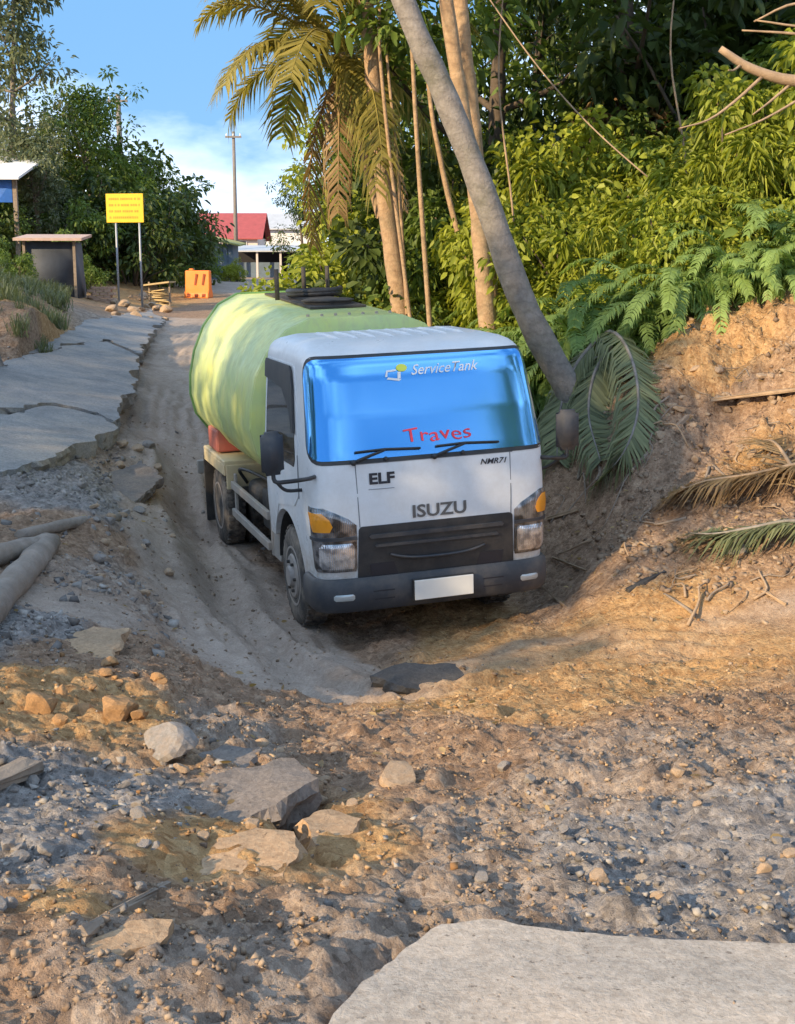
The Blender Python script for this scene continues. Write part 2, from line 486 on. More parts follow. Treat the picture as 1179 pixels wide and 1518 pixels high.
def height(x, y, W=None, pm=None):
    x = np.asarray(x, float).ravel(); y = np.asarray(y, float).ravel()
    if W is None: W, pm = soil(x, y)
    z = base_height(x, y)
    r = np.hypot(x, y)
    near = 1 - sstep(22, 40, r)
    # lumps, clods, rubble
    lump = fbm(x * 1.1, y * 1.1, 4, 5) * .05 + fbm(x * 3.3, y * 3.3, 4, 9) * .035
    clod = np.abs(fbm(x * 6.5, y * 6.5, 4, 21, .6)) * .06
    rub = np.abs(fbm(x * 13, y * 13, 3, 29, .65)) * .05
    amp = 1.0 - .85 * pm
    z = z + near * amp * (lump * (.5 + .8 * (W[:, 3] + W[:, 4] + W[:, 0])) + clod * (.3 + .9 * W[:, 4] + .6 * W[:, 3] + .7 * W[:, 0]) + rub * (W[:, 1] + W[:, 4] + .5 * W[:, 3]))
    wx_, wy_ = x + .05 * fbm(x * 5, y * 5, 2, 91), y + .05 * fbm(x * 5, y * 5, 2, 95)
    chunk = worley(wx_ * 5.5, wy_ * 5.5, 3) * .040 + worley(wx_ * 12, wy_ * 12, 23) * .026 + worley(wx_ * 25, wy_ * 25, 43) * .014
    patchy = .35 + .65 * sstep(-.25, .3, fbm(x * 1.3, y * 1.3, 3, 101))
    z = z + near * (1 - .88 * pm) * chunk * patchy * (.35 + .55 * W[:, 3] + .8 * W[:, 4] + .5 * W[:, 1] + .35 * W[:, 0])
    bank = sstep(2.2, 3.0, x) * sstep(9.5, 10.5, y) * (1 - sstep(13.5, 15, y))
    z = z + bank * (np.abs(fbm(x * 2.2, y * 2.2 + z * 2.0, 4, 77, .6)) * .30 - .05 + worley(x * 2.6, (y + z) * 2.6, 57) * .09 + worley(x * 6, (y + z) * 6, 67) * .05)
    pd, ps = polyline_dist(x, y, PATH)
    groove = np.sin((pd + .05 * fbm(x * 2, y * 2, 2, 7)) * 2 * np.pi / .19) * .022 * sstep(-.2, .25, fbm(x * 1.1, y * 1.1, 3, 88))
    z = z + near * pm * (fbm(x * .8, y * .8, 3, 15) * .06 + fbm(x * 2.6, y * 2.6, 4, 52) * .045 + fbm(x * 9, y * 9, 4, 51, .6) * .018 + groove)
    # wheel ruts along the driven line
    for off, P in ((0, RUT),):
        d, s = polyline_dist(x, y, P)
        z = z - near * (.075 * np.exp(-(d / .13) ** 2) - .05 * np.exp(-((d - .27) / .10) ** 2)) * (1 + .15 * np.sin(s * 45)) 
        z = z - near * .045 * np.exp(-((d - .75) / .12) ** 2)
    # cracks that open beside the tilted slabs
    for P, dep, wd in GAPS:
        d, _ = polyline_dist(x, y, P)
        z = z - dep * np.exp(-(d / wd) ** 2)
    # bed of the old pavement
    inside = pave_mask(x, y)
    z = np.where(inside > 0, np.minimum(z, pave_top(x, y) - .07), z)
    # far smooth undulation
    z = z + (1 - near) * fbm(x * .05, y * .05, 4, 61) * .5 * sstep(60, 140, r)
    # the ground gives way under the tyres
    for wx, wy in WHEEL_SPOTS:
        p = TRUCK_M @ Vector((wx, wy, 0)); 
        u = Vector((1, 0, 0)); 
        dx, dy = x - p.x, y - p.y
        ca, sa = math.cos(rad(18.5)), math.sin(rad(18.5))
        lx, ly = dx * ca + dy * sa, -dx * sa + dy * ca
        hw = .14 if wy == AX_F else .30
        k = (1 - sstep(hw, hw + .22, np.abs(lx))) * (1 - sstep(.22, .65, np.abs(ly)))
        z = z * (1 - k) + (p.z + .012) * k
    return z

GAPS = [(px_path([(335, 1215, -.2), (400, 1203, -.2), (440, 1190, -.22), (478, 1162, -.25)]), .13, .045), (px_path([(430, 1200, -.2), (442, 1240, -.2), (446, 1275, -.18), (480, 1290, -.18)]), .12, .04)]
PAVE = px_path([(-260, 800, -.22), (-90, 745, -.22), (0, 716, -.2), (70, 690, -.2), (130, 662, -.18), (172, 640, -.14), (182, 605, -.06), (196, 575, -.0), (205, 540, .1), (222, 505, .24), (240, 478, .4), (225, 466, .5), (150, 480, .5), (90, 503, .42), (40, 530, .34), (0, 556, .26), (-120, 600, .15), (-300, 690, .05)])
_pp = np.array([tuple(at_z(px, py, z)) for px, py, z in [(0, 716, -.2), (130, 662, -.18), (172, 640, -.14), (205, 540, .1), (240, 478, .4), (150, 480, .5), (40, 530, .34), (0, 556, .26)]])
_pc = np.linalg.lstsq(np.stack([np.ones(8), _pp[:, 0], _pp[:, 1]], 1), _pp[:, 2], rcond=None)[0]
def pave_top(x, y):
    """the old road surface: a tilted plate, a little warped"""
    return _pc[0] + _pc[1] * x + _pc[2] * y + .10 + .05 * fbm(np.asarray(x) * .16, np.asarray(y) * .16, 2, 12)
def pave_mask(x, y):
    x = np.asarray(x); y = np.asarray(y)
    ins = np.zeros(len(x), bool); P = np.array(PAVE)
    for (ax, ay), (bx, by) in zip(P, np.roll(P, -1, 0)):
        ins ^= ((ay > y) != (by > y)) & (x < (bx - ax) * (y - ay) / (by - ay + 1e-12) + ax)
    return ins

def H1(x, y): return float(height(np.array([x]), np.array([y]))[0])

def hit(px, py, t0=2.0, t1=160.0):
    """where the line of sight through a spot of the picture meets the ground"""
    d = ray(px, py); d = d / d[1]
    ts = np.concatenate([np.linspace(t0, 20, 700), np.linspace(20.03, t1, 700)])
    P = CAM + ts[:, None] * d
    below = P[:, 2] < height(P[:, 0], P[:, 1])
    i = int(np.argmax(below)) if below.any() else len(ts) - 1
    return P[i]

def axis(lo_far, lo, hi, hi_far, step, grow, prop=0.0):
    """grid lines: fine over the washed-out stretch, coarser away from it"""
    mid, v = [lo], lo
    while v < hi:
        v += max(step, prop * abs(v)); mid.append(v)
    a, s, v = [], mid[-1] - mid[-2], mid[-1]
    while v < hi_far:
        s *= grow; v += s; a.append(v)
    b, s, v = [], step, lo
    while v > lo_far:
        s *= grow; v -= s; b.append(v)
    return np.array(b[::-1] + mid + a)

gx = axis(-900, -4.6, 3.8, 900, .025, 1.05)
gy = axis(-500, 2.2, 21.0, 1500, .018, 1.06, .0045)
GX, GY = np.meshgrid(gx, gy)
gX, gY = GX.ravel(), GY.ravel()
W_, pm_ = soil(gX, gY)
Z_ = height(gX, gY, W_, pm_)
ny, nx = GX.shape
idx = np.arange(ny * nx).reshape(ny, nx)
quads = np.stack([idx[:-1, :-1], idx[:-1, 1:], idx[1:, 1:], idx[1:, :-1]], -1).reshape(-1, 4)
g_me = mesh_np('ground', np.stack([gX, gY, Z_], 1), quads, smooth=True)
for nm, col in (('clay', 0), ('gravel', 1), ('path', 2), ('rubble', 4)):
    at = g_me.attributes.new(nm, 'FLOAT', 'POINT'); at.data.foreach_set('value', W_[:, col].astype(np.float32))

def ground_material():
    m, nt, b = nodes_of('ground_soil')
    v = coord(nt)
    A = {k: add(nt, 'ShaderNodeAttribute', attribute_name=k).outputs['Fac'] for k in ('clay', 'gravel', 'path', 'rubble')}
    n1 = noise(nt, v, 1.3, 8, .65); n2 = noise(nt, v, 9, 8, .7); n3 = noise(nt, v, 60, 5, .7)
    brown = ramp(nt, n2, [(.30, (.20, .13, .087)), (.55, (.36, .24, .16)), (.75, (.48, .345, .24))])
    clay = ramp(nt, n2, [(.28, (.34, .185, .08)), (.55, (.48, .295, .14)), (.78, (.58, .41, .235))])
    gra = ramp(nt, n2, [(.28, (.16, .143, .135)), (.55, (.32, .288, .268)), (.75, (.47, .43, .40))])
    path = ramp(nt, mathn(nt, 'ADD', mathn(nt, 'MULTIPLY', n1, .5), mathn(nt, 'MULTIPLY', n2, .5)), [(.32, (.30, .235, .185)), (.52, (.45, .36, .295)), (.72, (.57, .47, .395))])
    rub = ramp(nt, n2, [(.28, (.19, .14, .107)), (.52, (.36, .28, .222)), (.75, (.52, .425, .345))])
    def mk(k, lo=.25, hi=.6):
        f = mathn(nt, 'ADD', A[k], mathn(nt, 'MULTIPLY', mathn(nt, 'SUBTRACT', n1, .5), .5))
        return ramp(nt, f, [(lo, (0, 0, 0)), (hi, (1, 1, 1))])
    c = mixc(nt, mk('rubble'), brown, rub)
    c = mixc(nt, mk('gravel'), c, gra)
    c = mixc(nt, mk('clay', .2, .65), c, clay)
    c = mixc(nt, mk('path', .3, .7), c, path)
    c = mixc(nt, .45, c, ramp(nt, n3, [(.3, (.55, .55, .55)), (.7, (1.25, 1.25, 1.25))]), 'MULTIPLY')
    n4 = noise(nt, v, 210, 4, .75)
    c = mixc(nt, .6, c, ramp(nt, n4, [(.32, (.55, .54, .53)), (.5, (1, 1, 1)), (.68, (1.35, 1.34, 1.32))]), 'MULTIPLY')
    # pebbles
    vo = add(nt, 'ShaderNodeTexVoronoi', i_Scale=34.0); nt.links.new(v, vo.inputs['Vector'])
    peb = ramp(nt, vo.outputs['Distance'], [(.0, (1, 1, 1)), (.55, (0, 0, 0))])
    bw = add(nt, 'ShaderNodeRGBToBW'); nt.links.new(vo.outputs['Color'], bw.inputs[0])
    pc = mixc(nt, .45, c, bw.outputs[0], 'SOFT_LIGHT')
    pm = mathn(nt, 'SUBTRACT', 1.0, A['path'])
    c = mixc(nt, pm, c, pc)
    nt.links.new(c, b.inputs['Base Color'])
    b.inputs['Roughness'].default_value = .95
    b.inputs['Specular IOR Level'].default_value = .2
    hgt = mathn(nt, 'ADD', mathn(nt, 'ADD', mathn(nt, 'MULTIPLY', n3, .7), mathn(nt, 'MULTIPLY', n4, .35)), mathn(nt, 'MULTIPLY', n2, 1.0))
    hgt = mathn(nt, 'ADD', hgt, mathn(nt, 'MULTIPLY', mathn(nt, 'MULTIPLY', peb, pm), .5))
    bump(nt, b, hgt, .75, .03)
    return m
M_GROUND = ground_material()
ground = link('ground', g_me, M_GROUND)
ground['kind'] = 'structure'

# ------------------------------------------------------------------ slabs of pavement and concrete
def mat_concrete(name, col, agg=.25, stain=(.30, .22, .15), stain_amt=.5, rough=.9):
    m, nt, b = nodes_of(name)
    v = coord(nt)
    n1 = noise(nt, v, 2.2, 8, .65); n2 = noise(nt, v, 26, 6, .7); n3 = noise(nt, v, 120, 4, .7)
    c = ramp(nt, n1, [(.3, tuple(x * .72 for x in col)), (.7, tuple(x * 1.15 for x in col))])
    c = mixc(nt, ramp(nt, noise(nt, v, 1.1, 7, .7), [(.45, (0, 0, 0)), (.7, (stain_amt,) * 3)]), c, stain)
    c = mixc(nt, .5, c, ramp(nt, n2, [(.32, (.6, .6, .6)), (.68, (1.25, 1.25, 1.25))]), 'MULTIPLY')
    vo = add(nt, 'ShaderNodeTexVoronoi', i_Scale=95.0); nt.links.new(v, vo.inputs['Vector'])
    bw = add(nt, 'ShaderNodeRGBToBW'); nt.links.new(vo.outputs['Color'], bw.inputs[0])
    c = mixc(nt, agg, c, bw.outputs[0], 'SOFT_LIGHT')
    pit = ramp(nt, noise(nt, v, 45, 3, .6), [(.64, (1, 1, 1)), (.71, (.35, .33, .32))])
    c = mixc(nt, .8, c, pit, 'MULTIPLY')
    nt.links.new(c, b.inputs['Base Color']); b.inputs['Roughness'].default_value = rough
    b.inputs['Specular IOR Level'].default_value = .25
    h = mathn(nt, 'ADD', mathn(nt, 'MULTIPLY', n2, 1.0), mathn(nt, 'MULTIPLY', n3, .5))
    bump(nt, b, h, .45, .012)
    return m
M_CONC = mat_concrete('foreground_concrete', (.50, .43, .36), stain_amt=.45, stain=(.36, .26, .18))
M_PAVE = mat_concrete('old_pavement', (.31, .30, .295), stain_amt=.75, stain=(.40, .33, .27))
M_TANSLAB = mat_concrete('dusty_slab', (.43, .295, .185), stain=(.42, .25, .13))
M_GREYSLAB = mat_concrete('grey_slab', (.19, .168, .155), stain=(.30, .225, .165))
M_ASPHALT = mat_concrete('asphalt_chunk', (.06, .06, .063), stain=(.16, .13, .10), stain_amt=.35)

def rough_outline(P, step=.05, amp=.03, seed=1, freq=5.0):
    """walk round a closed polygon and break its edge up"""
    P = [np.array(p[:2], float) for p in P]
    out = []
    for a, b in zip(P, P[1:] + P[:1]):
        L = np.linalg.norm(b - a); n = max(1, int(L / step))
        nrm = np.array([b[1] - a[1], a[0] - b[0]]) / (L + 1e-9)
        for i in range(n):
            q = a + (b - a) * i / n
            e = fbm(np.array([q[0] * freq]), np.array([q[1] * freq]), 4, seed, .6)[0]
            out.append(q + nrm * e * amp * 2)
    return out

def slab_mesh(name, outline, top, thick, spacing=.15, seed=1, under=.02):
    """outline: closed broken outline; top(x,y)->z arrays; skirt crumbles inward on the way down"""
    O = np.array(outline)
    lo, hi = O.min(0), O.max(0)
    g = np.random.default_rng(seed)
    xs = np.arange(lo[0], hi[0], spacing); ys = np.arange(lo[1], hi[1], spacing)
    pts = [(x + g.uniform(-.3, .3) * spacing, y + g.uniform(-.3, .3) * spacing) for x in xs for y in ys]
    # keep interior points that are inside and clear of the edge
    x, y = np.array([p[0] for p in pts]), np.array([p[1] for p in pts])
    ins = np.zeros(len(x), bool)
    for (ax, ay), (bx, by) in zip(O, np.roll(O, -1, 0)):
        c = ((ay > y) != (by > y)) & (x < (bx - ax) * (y - ay) / (by - ay + 1e-12) + ax)
        ins ^= c
    d, _ = polyline_dist(x, y, list(map(tuple, O)) + [tuple(O[0])])
    ins &= d > spacing * .4
    allp = [Vector(p) for p in O] + [Vector((a, b)) for a, b in zip(x[ins], y[ins])]
    res = delaunay_2d_cdt(allp, [], [list(range(len(O)))], 1, 1e-6)
    V2, F2 = res[0], res[2]
    V2 = np.array([(v.x, v.y) for v in V2])
    z = top(V2[:, 0], V2[:, 1])
    V = [(*p, zz) for p, zz in zip(V2, z)]
    Fs = [list(f) for f in F2]
    n = len(O)
    cen = O.mean(0)
    zt = z[:n]
    prev = list(range(n))
    rows = 4
    for r in range(1, rows + 1):
        t = r / rows
        base = len(V)
        for i in range(n):
            dirv = cen - O[i]; dirv = dirv / (np.linalg.norm(dirv) + 1e-9)
            jit = (fbm(np.array([O[i][0] * 14 + 3.1 * r]), np.array([O[i][1] * 14 - 1.7 * r]), 3, seed + 9, .6)[0]) * thick * .35
            inw = (under * t + jit * (0 if r == 0 else 1)) if r < rows else under * 2
            q = O[i] + dirv * (inw - (.012 if r == 1 else 0))
            V.append((q[0], q[1], zt[i] - thick * t))
        for i in range(n):
            j = (i + 1) % n
            Fs.append([prev[i], prev[j], base + j, base + i])
        prev = list(range(base, base + n))
    Fs.append(prev[::-1])
    me = bpy.data.meshes.new(name)
    me.from_pydata([tuple(map(float, v)) for v in V], [], Fs)
    bm = bmesh.new(); bm.from_mesh(me); bmesh.ops.recalc_face_normals(bm, faces=bm.faces); bm.to_mesh(me); bm.free()
    return me

# concrete slab the photographer stands on
fs = [at_z(px, py, 0.0)[:2] for px, py in ((492, 1518), (530, 1460), (565, 1415), (612, 1375), (655, 1352), (715, 1345), (770, 1350), (860, 1362), (980, 1372), (1179, 1382))]
fs = [(fs[0][0] - .35, 1.6), ] + [tuple(p) for p in fs] + [(3.2, 2.72), (4.4, 2.2), (4.6, -4.0), (-.6, -4.0), (-.75, 0.2)]
fs_o = rough_outline(fs, .035, .012, 3, 7)
me = slab_mesh('concrete_slab', fs_o, lambda x, y: fbm(x * 2, y * 2, 4, 8) * .008 - .035 * sstep(2.55, 2.95, y), .17, .09, 4)
conc = link('concrete_slab', me, M_CONC); conc['kind'] = 'structure'

# remains of the old road surface on the left
# it has snapped across into three plates
def pave_piece(pts, dz, tilt, seed):
    P = px_path(pts); c = np.mean(P, 0)
    o_ = rough_outline(P, .09, .10, seed, 1.3)
    me = slab_mesh('old_pavement', o_, lambda x, y: pave_top(x, y) + dz + tilt[0] * (x - c[0]) + tilt[1] * (y - c[1]) + fbm(x * 1.5, y * 1.5, 3, 14) * .010, .20, .3, seed, .05)
    o = link('old_pavement', me, M_PAVE); o['kind'] = 'structure'
pave_piece([(-260, 800, -.22), (-90, 745, -.22), (0, 716, -.2), (70, 690, -.2), (130, 662, -.18), (168, 642, -.14), (150, 628, -.1), (80, 622, -.06), (20, 640, -.08), (-120, 660, -.1), (-300, 720, -.1)], -.03, (.012, .02), 6)
pave_piece([(172, 634, -.12), (182, 605, -.06), (196, 575, 0), (205, 540, .1), (160, 528, .14), (100, 540, .12), (0, 556, .26), (-120, 600, .15), (-300, 690, .05), (-300, 712, -.05), (-120, 652, -.06), (20, 632, -.05), (80, 615, -.03), (152, 621, -.08)], .02, (0, .004), 7)
pave_piece([(207, 533, .12), (222, 505, .24), (240, 478, .4), (225, 466, .5), (150, 480, .5), (90, 503, .42), (40, 530, .34), (6, 551, .27), (100, 534, .14), (160, 522, .16)], -.01, (.006, 0), 8)
# ------------------------------------------------------------------ tank truck
def mat_cab():
    """white paint with road dust thickest low down and blotchy splashes"""
    m, nt, b = nodes_of('cab_white_paint')
    v = coord(nt)
    sep = add(nt, 'ShaderNodeSeparateXYZ'); nt.links.new(v, sep.inputs[0])
    low = ramp(nt, sep.outputs['Z'], [(.45, (1, 1, 1)), (.95, (.22, .22, .22))])
    n1 = noise(nt, v, 5.5, 9, .72); n2 = noise(nt, v, 30, 6, .7)
    f = mathn(nt, 'ADD', mathn(nt, 'MULTIPLY', n1, .7), mathn(nt, 'MULTIPLY', n2, .3))
    d = ramp(nt, f, [(.36, (.06, .06, .06)), (.60, (1, 1, 1))])
    c = mixc(nt, mixc(nt, 1.0, d, low, 'MULTIPLY'), (.74, .76, .79), (.40, .335, .27))
    nt.links.new(c, b.inputs['Base Color'])
    nt.links.new(ramp(nt, f, [(.35, (.22, .22, .22)), (.7, (.62, .62, .62))]), b.inputs['Roughness'])
    return m
M_WHITE = mat_cab()
def mat_tank():
    m, nt, b = nodes_of('tank_green_paint')
    v = coord(nt)
    n1 = noise(nt, v, 1.4, 6, .6)
    c = ramp(nt, n1, [(.32, (.46, .57, .25)), (.55, (.53, .60, .20)), (.72, (.66, .63, .13))])
    st = noise(nt, coord(nt, (9, 9, .9)), 2.2, 7, .7)          # rain streaks and grime running down
    c = mixc(nt, ramp(nt, st, [(.45, (0, 0, 0)), (.75, (.55, .55, .55))]), c, (.40, .37, .24))
    sep = add(nt, 'ShaderNodeSeparateXYZ'); nt.links.new(v, sep.inputs[0])
    lo = ramp(nt, mathn(nt, 'ADD', sep.outputs['Z'], mathn(nt, 'MULTIPLY', noise(nt, v, 7, 6, .7), .6)), [(.0, (1, 1, 1)), (1.0, (0, 0, 0))])
    nt.links.new(c, b.inputs['Base Color'])
    nt.links.new(ramp(nt, st, [(.3, (.30, .30, .30)), (.7, (.6, .6, .6))]), b.inputs['Roughness'])
    bump(nt, b, noise(nt, v, 2.0, 3, .5), .25, .05)
    return m
M_GREEN = mat_tank()
M_GREEN2 = mat_simple('tank_dark_green_paint', (.14, .28, .08), .5, 0, .12, 3.0)
M_BLACKP = mat_simple('black_plastic', (.022, .024, .028), .5, 0, .2, 8, dirt=(.12, .10, .085), dirt_amt=.35)
M_GREYP = mat_simple('bumper_grey_plastic', (.040, .044, .054), .55, 0, .15, 5, dirt=(.20, .165, .13), dirt_amt=.5)
M_RUBBER = mat_simple('tyre_rubber', (.05, .046, .043), .9, 0, .2, 14, bump_s=.3, dirt=(.30, .25, .20), dirt_amt=.9)
M_DUSTRIM = mat_simple('dusty_rim', (.33, .30, .28), .75, .1, .2, 9, dirt=(.34, .28, .22), dirt_amt=.8)
M_CHROME = mat_simple('grey_chrome', (.45, .46, .48), .3, .9, .05, 4)
M_BADGE = mat_simple('badge_grey', (.16, .17, .18), .35, .6, .05, 4)
M_INK = mat_simple('badge_black', (.02, .02, .028), .5)
M_SEAM = mat_simple('panel_gap', (.16, .17, .19), .7)
M_CREAM = mat_simple('cream_paint', (.60, .50, .30), .55, 0, .1, 5, dirt=(.35, .27, .19), dirt_amt=.5)
M_REDBOX = mat_simple('red_paint', (.42, .10, .07), .55, 0, .15, 5, dirt=(.35, .22, .17), dirt_amt=.5)
M_STEEL = mat_simple('dusty_steel', (.36, .33, .30), .65, .2, .15, 6, dirt=(.36, .29, .22), dirt_amt=.7)
M_CHASSIS = mat_simple('chassis_black', (.03, .028, .027), .8, 0, .2, 6, dirt=(.16, .13, .10), dirt_amt=.6)
M_PLATE = mat_simple('plate_white', (.74, .73, .70), .5, 0, .03, 6)
M_STICKW = mat_simple('sticker_white', (.78, .80, .82), .6, 0, .02)
M_STICKR = mat_simple('sticker_red', (.78, .05, .08), .6, 0, .02)
M_STICKY = mat_simple('sticker_yellow', (.62, .70, .10), .6, 0, .02)

def mat_film():
    """blue mirror film on the windscreen"""
    m, nt, b = nodes_of('windscreen_blue_film')
    b.inputs['Base Color'].default_value = (.13, .42, .82, 1)
    b.inputs['Metallic'].default_value = .85
    b.inputs['Roughness'].default_value = .11
    b.inputs['Coat Weight'].default_value = .35
    b.inputs['Coat Roughness'].default_value = .02
    return m
M_FILM = mat_film()
def mat_darkglass():
    m, nt, b = nodes_of('side_glass_dark')
    b.inputs['Base Color'].default_value = (.012, .014, .02, 1)
    b.inputs['Roughness'].default_value = .05
    b.inputs['Coat Weight'].default_value = .6
    return m
M_DGLASS = mat_darkglass()
def mat_lens(name, col, trans=.6, metal=.0):
    m, nt, b = nodes_of(name)
    b.inputs['Base Color'].default_value = (*col, 1)
    b.inputs['Roughness'].default_value = .12
    b.inputs['Metallic'].default_value = metal
    b.inputs['Coat Weight'].default_value = .8
    v = coord(nt, (30, 30, 30))
    w = add(nt, 'ShaderNodeTexWave', i_Scale=1.4, i_Distortion=.5); nt.links.new(v, w.inputs['Vector'])
    bump(nt, b, w.outputs['Fac'], .35, .01)
    return m
def mat_reflector(name, lo, hi):
    m, nt, b = nodes_of(name)
    v = coord(nt)
    f = noise(nt, v, 16, 2, .4)
    nt.links.new(ramp(nt, f, [(.38, lo), (.60, hi)]), b.inputs['Base Color'])  # blotches paint dark and bright reflections into the metal colour
    b.inputs['Metallic'].default_value = .75; b.inputs['Roughness'].default_value = .18
    b.inputs['Coat Weight'].default_value = 1.0; b.inputs['Coat Roughness'].default_value = .05
    w = add(nt, 'ShaderNodeTexWave', i_Scale=22.0, i_Distortion=.3); nt.links.new(v, w.inputs['Vector'])
    bump(nt, b, w.outputs['Fac'], .5, .006)
    return m
M_LENS = mat_reflector('headlight_lens', (.35, .36, .40), (.90, .90, .92))
M_LENSBACK = mat_reflector('headlight_bowl', (.07, .075, .085), (.34, .35, .38))
M_AMBER = mat_lens('indicator_amber', (.85, .32, .02))
M_FOG = mat_lens('fog_lens', (.55, .60, .62), metal=.4)

truck = thing('tank_truck', 'white cab truck with a green tank crossing the washed-out dip', 'truck')
truck.matrix_world = TRUCK_M

# ---- cab shell: stacked rounded rings
ZK = [.46, .60, .90, 1.15, 1.38, 1.44, 1.70, 1.95, 2.06, 2.12, 2.17, 2.20]
WK = [.862, .874, .888, .89, .888, .886, .866, .846, .834, .818, .775, .66]
YK = [.12, .105, .09, .10, .125, .145, .225, .315, .365, .42, .52, .70]
RK = [1.66, 1.66, 1.67, 1.68, 1.68, 1.68, 1.68, 1.67, 1.66, 1.64, 1.60, 1.52]
def cab_dims(z):
    return np.interp(z, ZK, WK), np.interp(z, ZK, YK), np.interp(z, ZK, RK)
def cab_ring(z, nfront=72, nside=14):
    w, yf, yr = cab_dims(z)
    n = 6.4; D = .32; yc = yf + D
    t = np.linspace(0, np.pi, nfront)
    c, s = np.cos(t), np.sin(t)
    x = -w * np.sign(c) * np.abs(c) ** (2 / n); y = yc - D * np.abs(s) ** (2 / n)
    sy = np.linspace(yr - .06, yc, nside)[:-1]
    xl = np.full(nside - 1, -w)
    L = np.stack([xl, sy], 1)
    rear = np.array([[-w + .05, yr]])
    P = np.vstack([rear, L, np.stack([x, y], 1), L[::-1] * [-1, 1], rear * [-1, 1]])
    return P
_ringcache = {}
def cab_pt(a, z):
    """point of the cab skin: a metres along the ring from the centre of the front (right positive), height z"""
    k = round(z, 4)
    if k not in _ringcache:
        P = cab_ring(z, 400, 20)
        s = np.concatenate([[0], np.cumsum(np.hypot(*np.diff(P, axis=0).T))])
        fr = slice(20, len(P) - 20)            # the front stretch, x rising
        mid = np.interp(0.0, P[fr, 0], s[fr])
        _ringcache[k] = (s - mid, P)
    s, P = _ringcache[k]
    return np.array([np.interp(a, s, P[:, 0]), np.interp(a, s, P[:, 1]), z])
def cab_nrm(a, z):
    e = .012
    du = cab_pt(a + e, z) - cab_pt(a - e, z); dv = cab_pt(a, min(z + e, 2.2)) - cab_pt(a, z - e)
    n = np.cross(du, dv); return n / (np.linalg.norm(n) + 1e-9)
def cab_a(x, z):
    """arc position on the front for a given x"""
    aa = np.linspace(-1.25, 1.25, 501); xs = np.array([cab_pt(a, z)[0] for a in aa])
    return float(np.interp(x, xs, aa))
def cab_a_side(y, z, side=-1):
    aa = np.linspace(.75, 2.2, 400); ys = np.array([cab_pt(side * a, z)[1] for a in aa])
    return side * float(np.interp(y, ys, aa))

levels = np.concatenate([np.linspace(.46, 1.9, 26), np.linspace(1.95, 2.2, 12)])
rings = [cab_ring(z) for z in levels]
bm = bmesh.new()
RV = []
for z, P in zip(levels, rings):
    RV.append([bm.verts.new((p[0], p[1], z)) for p in P])
for A, B in zip(RV, RV[1:]):
    for j in range(len(A)):
        k = (j + 1) % len(A)
        bm.faces.new((A[j], A[k], B[k], B[j]))
bm.faces.new(RV[-1]); bm.faces.new(RV[0][::-1])
cab = bm_obj('cab', bm, M_WHITE, truck, smooth=True)
# wheel arches cut out of the cab
bm = bmesh.new()
arch = [(AX_F + .02 + .47 * math.cos(t), .44 + .47 * math.sin(t)) for t in np.linspace(rad(186), rad(24), 26)]
arch += [(1.46, .625), (1.95, .62), (1.95, .1), (arch[0][0], .1)]
va = [bm.verts.new((-1.3, y, z)) for y, z in arch]; vb = [bm.verts.new((1.3, y, z)) for y, z in arch]
for i in range(len(arch)):
    j = (i + 1) % len(arch)
    bm.faces.new((va[i], va[j], vb[j], vb[i]))
bm.faces.new(va[::-1]); bm.faces.new(vb)
bmesh.ops.recalc_face_normals(bm, faces=bm.faces)
cut_me = bpy.data.meshes.new('arch_cutter'); bm.to_mesh(cut_me); bm.free()
cut = link('arch_cutter', cut_me)
md = cab.modifiers.new('arch', 'BOOLEAN'); md.operation = 'DIFFERENCE'; md.solver = 'EXACT'; md.object = cut
# both live in the truck's frame while the cut is evaluated
cut.parent = truck
bpy.context.view_layer.update()
dg = bpy.context.evaluated_depsgraph_get()
new_me = bpy.data.meshes.new_from_object(cab.evaluated_get(dg))
cab.modifiers.clear(); old = cab.data; cab.data = new_me
bpy.data.objects.remove(cut); bpy.data.meshes.remove(old); bpy.data.meshes.remove(cut_me)
md = cab.modifiers.new('split', 'EDGE_SPLIT'); md.split_angle = rad(40)

def cab_patch(name, mat, rows, na=24, off=.004, depth=.012, parent=None, smooth=True, crown=0.0):
    """rows: (z, aL, aR) from bottom to top; a shaped plate that follows the cab skin"""
    V, Fc = [], []
    nr = len(rows)
    for r, (z, l, rr) in enumerate(rows):
        for i in range(na + 1):
            t = i / na; a = l + (rr - l) * t
            o = off + crown * (1 - (2 * t - 1) ** 4) * (1 - (2 * r / (nr - 1) - 1) ** 4)
            V.append(cab_pt(a, z) + cab_nrm(a, z) * o)
    for r in range(nr - 1):
        for i in range(na):
            b = r * (na + 1) + i
            Fc.append((b, b + 1, b + na + 2, b + na + 1))
    ring = list(range(na + 1)) + [r * (na + 1) + na for r in range(1, nr)] + [(nr - 1) * (na + 1) + i for i in range(na - 1, -1, -1)] + [r * (na + 1) for r in range(nr - 2, 0, -1)]
    base = len(V)
    for k in ring:
        r, i = divmod(k, na + 1); z, l, rr = rows[r]; a = l + (rr - l) * i / na
        V.append(cab_pt(a, z) + cab_nrm(a, z) * (off - depth))
    n = len(ring)
    for i in range(n):
        j = (i + 1) % n
        Fc.append((ring[j], ring[i], base + i, base + j))
    me = mesh_poly(name, V, Fc, smooth)
    o = link(name, me, mat, parent or truck)
    if smooth:
        md = o.modifiers.new('split', 'EDGE_SPLIT'); md.split_angle = rad(45)
    return o

